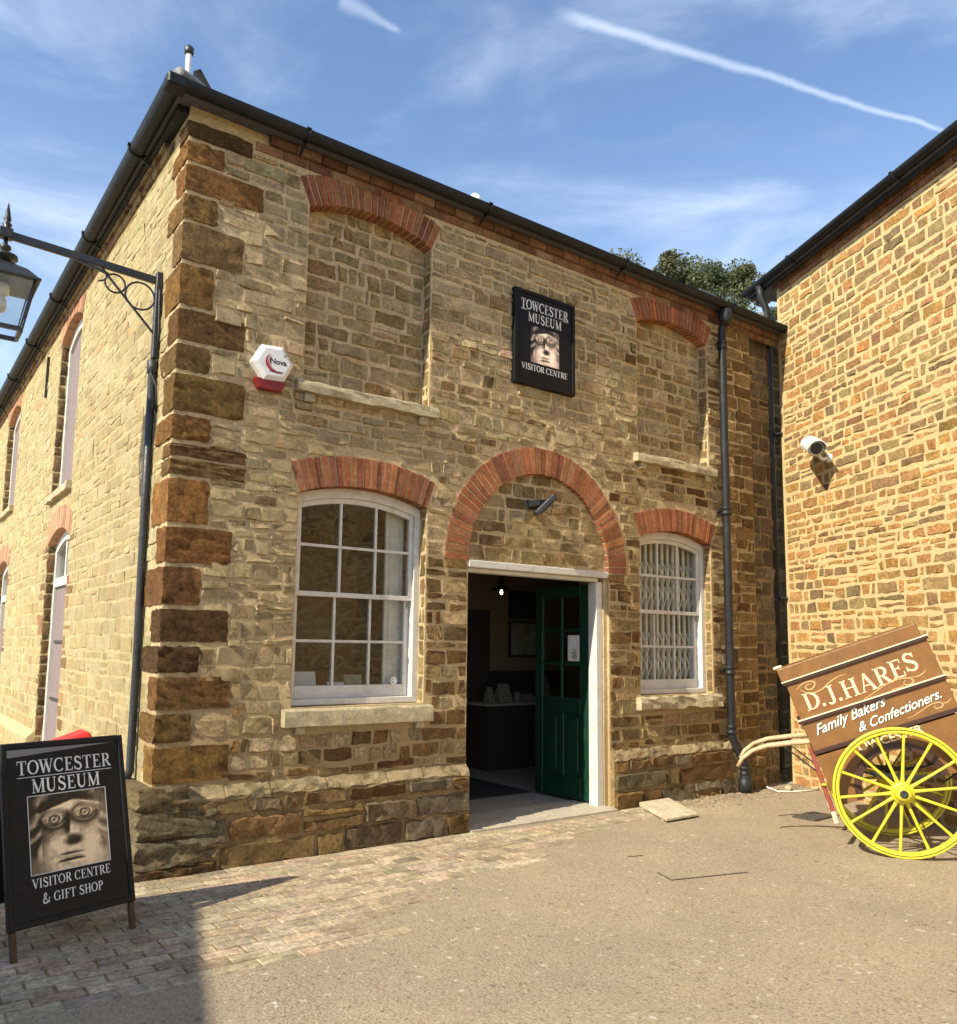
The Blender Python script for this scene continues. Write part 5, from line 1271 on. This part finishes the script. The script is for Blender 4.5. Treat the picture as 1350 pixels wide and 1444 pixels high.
# ================================================================== A-BOARD
def aboard():
    P = Vector((-.327, -.997, FBZ+.002)); D = Vector((.951, .309, 0)); N = Vector((-.309, .951, 0)); lean = R(15); Wd, Hh = .69, 1.075
    upv = N*math.sin(lean)+Vector((0, 0, math.cos(lean))); nb = D.cross(upv)      # nb points away from viewer? checked below
    if nb.dot(N) < 0: nb = -nb
    A = empty('sandwich_board', P-D*.34+N*.28, 'black folding pavement sign with a carved face and white lettering', 'sandwich board')
    def fr(u, d, z): return P+D*(u-Wd+.015)+upv*z+nb*d
    mb = MB()
    rect = lambda a, b, c, d: [(a, c), (b, c), (b, d), (a, d)]
    mb.ring(rect(0, Wd, .145, Hh), rect(.032, Wd-.032, .177, Hh-.032), fr, -.014, .02); FRM = mb.build('frame', 'board_black', A, bevel=.005)
    for u in (.008, Wd-.04):
        mb = MB(); mb.prism(rect(u, u+.03, 0, .1445), fr, -.010, .016); mb.build('leg', 'cart_dark', A, bevel=.003)
    mb = MB(); mb.prism(rect(.032, Wd-.032, .177, Hh-.032), fr, -.004, .006); PNL = mb.build('panel', 'board_black', A)
    T = lambda x, z: fr(Wd/2+x, -.0052, z)
    serif_text('lettering', 'TOWCESTER', .074, T, 'print_white', PNL, .0, .905, width=.53, align='C')
    serif_text('lettering', 'MUSEUM', .074, T, 'print_white', PNL, 0, .805, width=.385, align='C')
    serif_text('lettering', 'VISITOR CENTRE', .047, T, 'print_white', PNL, .0, .325, width=.43, align='C')
    serif_text('lettering', '& GIFT SHOP', .047, T, 'print_white', PNL, 0, .245, width=.33, align='C')
    mb = MB(); stroke(mb, [(-.265, .891), (.265, .891)], .003, T); mb.build('rule', 'print_white', PNL, nrm=False)
    face_print('face_picture', lambda x, z: fr(Wd/2+x, -.0056, .59+z), .43, .395, PNL, n=130)
    mb = MB(); mb.ring(rect(Wd/2-.219, Wd/2+.219, .3885, .7915), rect(Wd/2-.2155, Wd/2+.2155, .392, .788), fr, -.0062, -.0048); mb.build('picture_border', 'print_white', PNL)
    mb = MB(); mb.prism([(.03, Hh-.075), (Wd-.12, Hh-.040), (Wd-.05, Hh-.036), (.03, Hh-.034)], fr, -.0075, -.0058); mb.build('poster_fold', 'print_grey', PNL)
    # rear leaf
    top = P+upv*(Hh-.02); upb = -N*math.sin(lean)*1.05+Vector((0, 0, math.cos(lean)))
    foot = top+N*.02; foot = foot-upb*((foot.z-P.z)/upb.z)
    nb2 = D.cross(upb); nb2 = nb2 if nb2.dot(N) > 0 else -nb2
    def fb(u, d, z): return foot+D*(u-Wd+.015)+upb*z+nb2*d
    mb = MB(); mb.ring(rect(0, Wd, .145, Hh-.01), rect(.032, Wd-.032, .177, Hh-.042), fb, 0.004, .036); mb.build('rear_frame', 'board_black', A, bevel=.005)
    mb = MB(); mb.prism(rect(.032, Wd-.032, .177, Hh-.042), fb, .014, .024); mb.build('rear_panel', 'board_black', A)
    for u in (.008, Wd-.04):
        mb = MB(); mb.prism(rect(u, u+.03, 0, .1445), fb, .006, .032); mb.build('leg', 'cart_dark', A, bevel=.003)
aboard()

# red plastic bin half hidden behind the board
rb = empty('red_bin', (-.30, 1.42, FBZ), 'red plastic bin half hidden behind the folding pavement sign', 'bin')
mb = MB(); mb.add([(-.42, 1.22, FBZ), (-.12, 1.22, FBZ), (-.12, 1.52, FBZ), (-.42, 1.52, FBZ), (-.44, 1.20, .70), (-.10, 1.20, .70), (-.10, 1.54, .70), (-.44, 1.54, .70)], [(0, 3, 2, 1), (4, 5, 6, 7), (0, 1, 5, 4), (1, 2, 6, 5), (2, 3, 7, 6), (3, 0, 4, 7)]); mb.build('bin_body', 'red_paint', rb, bevel=.02, seg=2)
mb = MB(); mb.add([(-.45, 1.19, .702), (-.09, 1.19, .702), (-.09, 1.55, .702), (-.45, 1.55, .702), (-.40, 1.24, .76), (-.17, 1.24, .84), (-.17, 1.50, .84), (-.40, 1.50, .76)], [(0, 3, 2, 1), (4, 5, 6, 7), (0, 1, 5, 4), (1, 2, 6, 5), (2, 3, 7, 6), (3, 0, 4, 7)]); mb.build('bin_lid', 'red_paint', rb, bevel=.025, seg=3)

# ================================================================== HANDCART
def cart():
    B = Vector((4.964, -2.638, FBZ)); a = R(-56); D = Vector((math.cos(a), math.sin(a), 0)); N = Vector((-D.y, D.x, 0)); Z = Vector((0, 0, 1)); rw = .50
    hub = B+Z*rw; th = R(20.5); ct, st = math.cos(th), math.sin(th)
    K = empty('handcart', B, 'brown baker\'s handcart with painted lettering and yellow spoked wheels, tipped back', 'handcart')
    def fb(x, y, z): return hub+D*(x*ct-z*st)+Z*(x*st+z*ct)+N*y
    def bx(mb, x0, x1, y0, y1, z0, z1):
        p = [fb(x, y, z) for z in (z0, z1) for y in (y0, y1) for x in (x0, x1)]
        mb.add(p, [(0, 2, 3, 1), (4, 5, 7, 6), (0, 1, 5, 4), (1, 3, 7, 5), (3, 2, 6, 7), (2, 0, 4, 6)]); return mb
    y0, y1 = .12, .76; xl, xr = -.490, .650
    BODY = bx(MB(), xl, xr, y0, y1, .44, 1.04).build('body', 'cart_brown', K, bevel=.005)
    bx(MB(), xl-.025, xr-.03, y0-.02, y1+.02, 1.068, 1.182).build('lid', 'cart_brown', K, bevel=.008, seg=2)
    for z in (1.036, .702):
        bx(MB(), xl-.022, xr+.012, y0-.022, y1+.022, z, z+.0235).build('moulding', 'cart_dark', BODY, bevel=.003)
        bx(MB(), xl-.028, xr+.016, y0-.030, y0+.05, z+.024, z+.0345).build('moulding_glint', 'cream_paint', BODY, bevel=.002)  # cream strip stands in for sun glinting along the moulding's top edge
    bx(MB(), xl-.006, xr+.008, y0-.014, y1+.014, .437, .472).build('moulding', 'cart_dark', BODY, bevel=.003)
    # lower sides with a wheel arch
    cx = .03; Rr = .30
    for yy in (y0, y1-.022):
        poly = [(xl+.0, .424), (xl+.005, .01), (cx-Rr, .01)]+[(cx+Rr*math.cos(t), .01+Rr*math.sin(t)) for t in np.linspace(math.pi, 0, 17)][1:]+[(xr-.02, .01), (xr, .424)]
        mb = MB(); n = len(poly); mb.add([fb(x, yy, z) for x, z in poly]+[fb(x, yy+.022, z) for x, z in poly], [tuple(range(n)), tuple(range(2*n-1, n-1, -1))]+[(i, (i+1) % n, n+(i+1) % n, n+i) for i in range(n)]); SD = mb.build('side_board', 'cart_brown', K)
        ro = [(cx+(Rr+.055)*math.cos(t), .01+(Rr+.055)*math.sin(t)) for t in np.linspace(math.pi, 0, 21)]; ri = [(cx+(Rr-.004)*math.cos(t), .01+(Rr-.004)*math.sin(t)) for t in np.linspace(0, math.pi, 21)]
        mb = MB(); pp = ro+ri; n = 21; d0, d1 = (yy-.006, yy+.010) if yy == y0 else (yy+.012, yy+.028)
        V = [fb(x, d0, z) for x, z in ro]+[fb(x, d0, z) for x, z in ri[::-1]]+[fb(x, d1, z) for x, z in ro]+[fb(x, d1, z) for x, z in ri[::-1]]
        F = [];
        for i in range(n-1): F += [(i, i+1, n+i+1, n+i), (2*n+i, 3*n+i, 3*n+i+1, 2*n+i+1), (i, 2*n+i, 2*n+i+1, i+1), (n+i, n+i+1, 3*n+i+1, 3*n+i)]
        F += [(0, n, 3*n, 2*n), (n-1, 2*n-1, 4*n-1, 3*n-1)]; mb.add(V, F); mb.build('arch_rim', 'cart_dark', SD)
    bx(MB(), xl+.005, xl+.03, y0+.022, y1-.022, .02, .424).build('end_board', 'cart_brown', K)
    bx(MB(), xl+.03, xr-.03, y0+.022, y1-.022, .36, .42).build('floor_board', 'cart_dark', K)
    bx(MB(), xl-.045, xl+.03, y0-.01, y0+.05, 1.1825, 1.208).build('lid_block', 'cream_paint', K, bevel=.008)
    # lettering on the near side
    yT = y0-.0012; T = lambda x, z: fb(x, yT, z); T2 = lambda x, z: fb(x+.008, yT+.0006, z-.007)
    rise = lambda x: .07*max(0, (x+.1)/.6)**2
    for TT, m_ in ((T2, 'letter_red'), (T, 'letter_cream')): serif_text('lettering', 'D.J.HARES', .145, TT, m_, BODY, -.412, .785, width=.93, arch=rise, track=.02)
    T3 = lambda x, z: fb(x+.005, yT+.0006, z-.005)
    for TT, m_ in ((T3, 'cart_dark'), (T, 'letter_white')):
        sans_text('lettering', 'Family Bakers', .115, TT, m_, BODY, -.415, .582, shear=.42, bold=.0012, width=.59, arch=lambda x: .11*x)
        sans_text('lettering', '& Confectioners.', .105, TT, m_, BODY, -.10, .508, shear=.42, bold=.001, width=.67, arch=lambda x: .10*x)
    TS = lambda x, z: fb(x, yT, z)
    sans_text('lettering', 'TOWCESTER', .092, TS, 'letter_cream', K, -.222, .366, bold=.0018, width=.565)
    mb = MB()
    def flo(P, w, m2=None): q = bez(P, 14); n = len(q); stroke(mb, q, [w*(.35+.65*math.sin(math.pi*i/(n-1))) for i in range(n)], lambda x, z: fb(x, yT-.0004, z))
    flo([(-.30, .985), (-.34, 1.00), (-.37, .97), (-.34, .95), (-.30, .93), (-.25, .985), (-.28, 1.0), (-.33, 1.03), (-.40, 1.0), (-.425, .975)], .011)
    flo([(-.40, .97), (-.36, .90), (-.26, .90), (-.20, .935), (-.14, .965), (-.08, .98), (-.02, .975)], .010)
    flo([(.03, .745), (.12, .755), (.22, .815), (.34, .808), (.44, .80), (.45, .75), (.40, .742), (.345, .738), (.345, .778), (.38, .78)], .010)
    flo([(.25, .748), (.30, .738), (.33, .742), (.35, .752)], .007); flo([(.42, .795), (.47, .775), (.52, .785), (.55, .815)], .009)
    flo([(.27, .50), (.36, .50), (.45, .56), (.52, .55), (.57, .54), (.56, .505), (.52, .505), (.48, .505), (.48, .53), (.50, .53)], .009); flo([(.55, .535), (.58, .52), (.60, .53), (.63, .55)], .008)
    mb.build('flourish', 'flourish', BODY, nrm=False)
    # wheels
    def wheel(y):
        cen = hub+N*y; M = Matrix(((D.x, N.x, 0, cen.x), (D.y, N.y, 0, cen.y), (0, 0, 1, cen.z), (0, 0, 0, 1))) @ Matrix.Rotation(R(90), 4, 'X')   # local z = -N
        mb = MB(); mb.lathe([(.03, -.11), (.058, -.10), (.060, -.05), (.085, -.035), (.085, .035), (.062, .05), (.058, .085), (.04, .10)], M=M, n=24); H = mb.build('wheel', 'yellow_paint', K, smooth=False, bevel=.003)
        mb = MB(); mb.lathe([(.030, .098), (.031, .106), (.024, .108), (.008, .104)], M=M, n=18); mb.build('hub_cap', 'black_iron', H, smooth=True)
        n = 56; V = []
        for r_, z_ in ((.50, -.02), (.50, .02), (.494, .024), (.457, .022), (.451, .016), (.451, -.016), (.457, -.022), (.494, -.024)):
            V += [M @ Vector((r_*math.cos(2*math.pi*k/n), r_*math.sin(2*math.pi*k/n), z_)) for k in range(n)]
        mb = MB(); mb.add(V, [(i*n+k, i*n+(k+1) % n, ((i+1) % 8)*n+(k+1) % n, ((i+1) % 8)*n+k) for i in range(8) for k in range(n)]); mb.build('rim', 'yellow_paint', H, smooth=False)
        for r0, r1 in ((.477, .483),):
            for s in (-1, 1):
                mb = MB(); V = [M @ Vector((r*math.cos(2*math.pi*k/n), r*math.sin(2*math.pi*k/n), s*.0245)) for r in (r0, r1) for k in range(n)]; mb.add(V, [(k, (k+1) % n, n+(k+1) % n, n+k) for k in range(n)]); mb.build('rim_lining', 'cart_dark', H)
        for k in range(14):
            t = R(86+360/14*k); c_, s_ = math.cos(t), math.sin(t); mb = MB(); V = []
            for r_, w_, d_ in ((.075, .017, .019), (.14, .013, .016), (.36, .0105, .012), (.458, .013, .012)):
                for j in range(8):
                    q = 2*math.pi*j/8; u_ = w_*math.cos(q); v_ = d_*math.sin(q); V.append(M @ Vector((r_*c_-u_*s_, r_*s_+u_*c_, v_)))
            mb.add(V, [(i*8+j, i*8+(j+1) % 8, (i+1)*8+(j+1) % 8, (i+1)*8+j) for i in range(3) for j in range(8)]); mb.build('spoke', 'yellow_paint', H, smooth=True)
    wheel(0); wheel(.88)
    mb = MB(); mb.tube([hub+N*.02, hub+N*.86], .022, 10); mb.build('axle', 'black_iron', K)
    for y in (.17, .71):
        mb = MB()
        for k in range(4):
            L = .34-.07*k; zz = .075+k*.011+0
            P = [hub+N*y+D*(L*s)+Z*(zz+.075*s*s*(L/.34)**2) for s in np.linspace(-1, 1, 11)]
            for i in range(10): mb.bar(P[i], P[i+1], .045, .009)
        mb.bar(hub+N*y+Z*.01, hub+N*y+Z*.12, .05, .05, (1, 0, 0)); mb.build('leaf_spring', 'black_iron', K)
    # shafts, prop legs, stays
    for y in (.15, .73):
        P = [fb(-.45, y, .548), fb(-.495, y, .553), fb(-.64, y, .585), fb(-.82, y, .62), fb(-.95, y, .618), fb(-1.05, y, .582), fb(-1.112, y, .53)]
        mb = MB(); mb.tube(P, [.024, .024, .022, .020, .018, .017, .016], 12); mb.build('shaft', 'shaft_wood', K, smooth=True)
        mb = MB(); mb.tube([fb(-.70, y, .58), fb(-.60, y, .42), fb(-.505, y, .27)], .006, 6); mb.build('stay_rod', 'black_iron', K)
        mb = MB(); mb.bar(fb(-.508, y, .44), fb(-.535, y, -.02), .035, .035, tuple(N)); LG = mb.build('prop_leg', 'cart_red', K, bevel=.005)
        mb = MB(); mb.bar(fb(-.5355, y, -.022), fb(-.545, y, -.12), .036, .046, tuple(N)); mb.build('leg_foot', 'cream_paint', LG, bevel=.008)
        mb = MB(); mb.lathe([(.02, 0), (.024, .01), (.012, .018)], fb(-.52, y-.02, .19), 10); mb.build('brass_knob', 'yellow_paint', LG, smooth=True)
    for y in (.25, .62):
        [MB().tube(q_, .009, 6).build('spring_hanger', 'black_iron', K) for q_ in ([fb(-.40, y, .02), hub+N*y+D*-.34+Z*.075], [fb(.62, y, .02), hub+N*y+D*.34+Z*.07])]
    # rear lamp stub at the tail
    mb = MB(); mb.tube([fb(.70, .2, .50), fb(.76, .2, .50)], .02, 8); mb.build('tail_bolt', 'yellow_paint', K)
cart()

# ================================================================== SMALL THINGS ON THE GROUND
pk = empty('timber_board', (4.81, -.42, FBZ), 'pale timber board lying on the ground beside the doorway', 'board')
c0 = Vector((4.741, -.105, 0)); c1 = Vector((5.20, -.10, 0)); c3 = Vector((4.408, -.743, 0)); ex = c1-c0; ey = c3-c0
for k in range(3):
    a_, b_ = k/3+.004, (k+1)/3-.004; Q = [c0+ex*a_, c0+ex*b_, c0+ex*b_+ey, c0+ex*a_+ey]
    mb = MB(); mb.add([(q.x, q.y, FBZ+.016) for q in Q]+[(q.x, q.y, FBZ+.041+.02*(i in (0, 1))) for i, q in enumerate(Q)], [(0, 3, 2, 1), (4, 5, 6, 7), (0, 1, 5, 4), (1, 2, 6, 5), (2, 3, 7, 6), (3, 0, 4, 7)]); mb.build('plank', 'plank_wood', pk, bevel=.004)
for t in (.12, .85):
    p = c0+ey*t; mb = MB(); mb.bar((p.x+.02, p.y, FBZ+.008), (p.x+ex.x-.02, p.y+ex.y, FBZ+.008), .05, .0155); mb.build('batten', 'plank_wood', pk)
dc = MB(); dc.prism([(0, 0), (.385, 0), (.385, .245), (0, .245)], lambda u, d, z: Vector((5.66+u-z*.03, -1.465+z+u*.06, FBZ+.004+d)), .0, .012); DC = tag(dc.build('drain_cover', 'iron_cover', bevel=.003), 'dark iron drain cover on the ground near the cart handles', 'drain cover')
for i in range(6):
    g = MB(); g.prism([(.03+i*.058, .03), (.05+i*.058, .03), (.05+i*.058, .215), (.03+i*.058, .215)], lambda u, d, z: Vector((5.66+u-z*.03, -1.465+z+u*.06, FBZ+.0165+d)), .0, .004); g.build('rib', 'iron_cover', DC)
M1, M2, M3 = Vector((2.96, -2.03, FBZ)), Vector((3.62, -2.21, FBZ)), Vector((3.18, -1.41, FBZ)); M4 = M3+M2-M1
mh = empty('access_cover', (M1+M4)/2, 'flush access cover with a thin iron edge sunk in the yard surface', 'access cover')
for p, q in ((M1, M2-(M2-M1)*.05), (M1, M1+(M3-M1)*.3), (M3, M3+(M4-M3)*.2)):
    mb = MB(); zc = Vector((0, 0, gz(3.3, -1.8)-FBZ+.0005)); mb.bar(p+zc, q+zc, .006, .012); mb.build('cover_edge', 'iron_cover', mh)
# loose gravel and debris along the wall foot
rg = np.random.default_rng(4); mb = MB()
def pebble(mb, x, y, z, r):
    ico = [(0, 0, 1), (.89, 0, .45), (.28, .85, .45), (-.72, .53, .45), (-.72, -.53, .45), (.28, -.85, .45), (.72, .53, -.45), (-.28, .85, -.45), (-.89, 0, -.45), (-.28, -.85, -.45), (.72, -.53, -.45), (0, 0, -1)]
    f = [(0, 1, 2), (0, 2, 3), (0, 3, 4), (0, 4, 5), (0, 5, 1), (1, 6, 2), (2, 7, 3), (3, 8, 4), (4, 9, 5), (5, 10, 1), (6, 7, 2), (7, 8, 3), (8, 9, 4), (9, 10, 5), (10, 6, 1), (11, 7, 6), (11, 8, 7), (11, 9, 8), (11, 10, 9), (11, 6, 10)]
    s = rg.uniform(.7, 1.3, 3)*r; s[2] *= .6; a = rg.uniform(0, 6.28); c_, s_ = math.cos(a), math.sin(a)
    mb.add([(x+(p[0]*s[0]*c_-p[1]*s[1]*s_)*rg.uniform(.85, 1.15), y+(p[0]*s[0]*s_+p[1]*s[1]*c_)*rg.uniform(.85, 1.15), z+p[2]*s[2]) for p in ico], f)
for k in range(900):
    x = rg.uniform(5.2, 7.5); y = -.07-abs(rg.normal(0, .16)); pebble(mb, x, y, gz(x, y)+.004, rg.uniform(.006, .018))
for k in range(230):
    x = rg.choice([.1, .75, 1.2, 2.1])+rg.normal(0, .18); y = -.10-abs(rg.normal(0, .035))
    if x > 2.6: continue; pebble(mb, x, y, FBZ+.014, rg.uniform(.005, .016))
for k in range(350):
    x = rg.uniform(-1.2, 6.5); y = rg.uniform(-3.6, -1.1); pebble(mb, x, y, gz(x, y)+.001, rg.uniform(.003, .008))
mb.build('gravel', 'pebble', kind='stuff')
for i, (x, y, r, lab) in enumerate(((7.02, -.30, .06, 'white broken stone lying beside the short soil pipe'), (6.86, -.24, .045, 'small grey stone between the two drainpipe feet'), (7.30, -.48, .05, 'rounded stone at the foot of the sunlit wall by the soil pipe'))):
    mb = MB(); pebble(mb, x, y, FBZ+.025, r); tag(mb.build('loose_stone', 'sill_stone' if i != 1 else 'pebble', bevel=.006), lab, 'stone')
mb = MB(); mb.tube([(6.75, -.2, FBZ+.05), (6.80, -.30, FBZ+.012), (6.92, -.40, FBZ+.010), (7.06, -.44, FBZ+.010), (7.2, -.5, FBZ+.012)], .008, 6); tag(mb.build('loose_cable', 'net_white', smooth=True), 'grey cable trailing on the ground by the drainpipe feet', 'cable')

# ================================================================== TREES BEHIND THE ROOF
def tree(x, y, h, rad, crown_h, n, seed, label):
    rng = np.random.default_rng(seed); T = empty('tree', (x, y, FBZ), label, 'tree', None)
    tr = MB(); tr.tube([(x, y, FBZ-.2), (x+.1, y, h*.35), (x-.05, y+.1, h*.65), (x+.05, y, h*.93)], [.32, .26, .16, .03], 10)
    clumps = []
    for k in range(34):
        zz = h-crown_h*rng.random()**1.2; f = math.sin(math.pi*min(1, max(.06, (h-zz)/crown_h*.85+.03)))**.7
        a = rng.uniform(0, 6.28); rr = rad*f*rng.uniform(.25, 1); p = Vector((x+rr*math.cos(a), y+rr*math.sin(a), zz-.35)); clumps.append((p, rng.uniform(.35, .8)))
        tr.tube([(x, y, zz-1.0-rr*.3), ((x+p.x)/2, (y+p.y)/2, zz-.7), tuple(p)], [.06, .035, .012], 5)
    tr.build('trunk', 'bark', T, smooth=True)
    V = []; F = []
    for p, r in clumps:
        for _ in range(n//len(clumps)):
            q = rng.normal(0, 1, 3); q /= np.linalg.norm(q); q *= r*rng.random()**.4; c_ = np.array(p)+q*np.array([1, 1, .8])
            u = rng.normal(0, 1, 3); u /= np.linalg.norm(u); w = np.cross(u, rng.normal(0, 1, 3)); w /= np.linalg.norm(w); s = rng.uniform(.035, .075)
            k = len(V); V += [tuple(c_-u*s), tuple(c_+w*s*.55), tuple(c_+u*s), tuple(c_-w*s*.55)]; F.append((k, k+1, k+2, k+3))
    mb = MB(); mb.v = V; mb.f = F; mb.build('crown', 'leaf', T, nrm=False)
tree(21.2, 13.0, 16.2, 1.9, 6.0, 26000, 1, 'broad green tree showing highest above the museum gutter')
tree(25.0, 14.2, 17.3, 1.4, 6.0, 18000, 2, 'small green tree top beyond the lead upstand on the roof')
tree(27.6, 14.6, 18.2, 1.7, 6.5, 22000, 3, 'green tree top between the museum roof and the ironstone building')
tree(19.0, 13.4, 15.6, 1.0, 5.0, 10000, 4, 'low thin tree top just clearing the museum gutter')
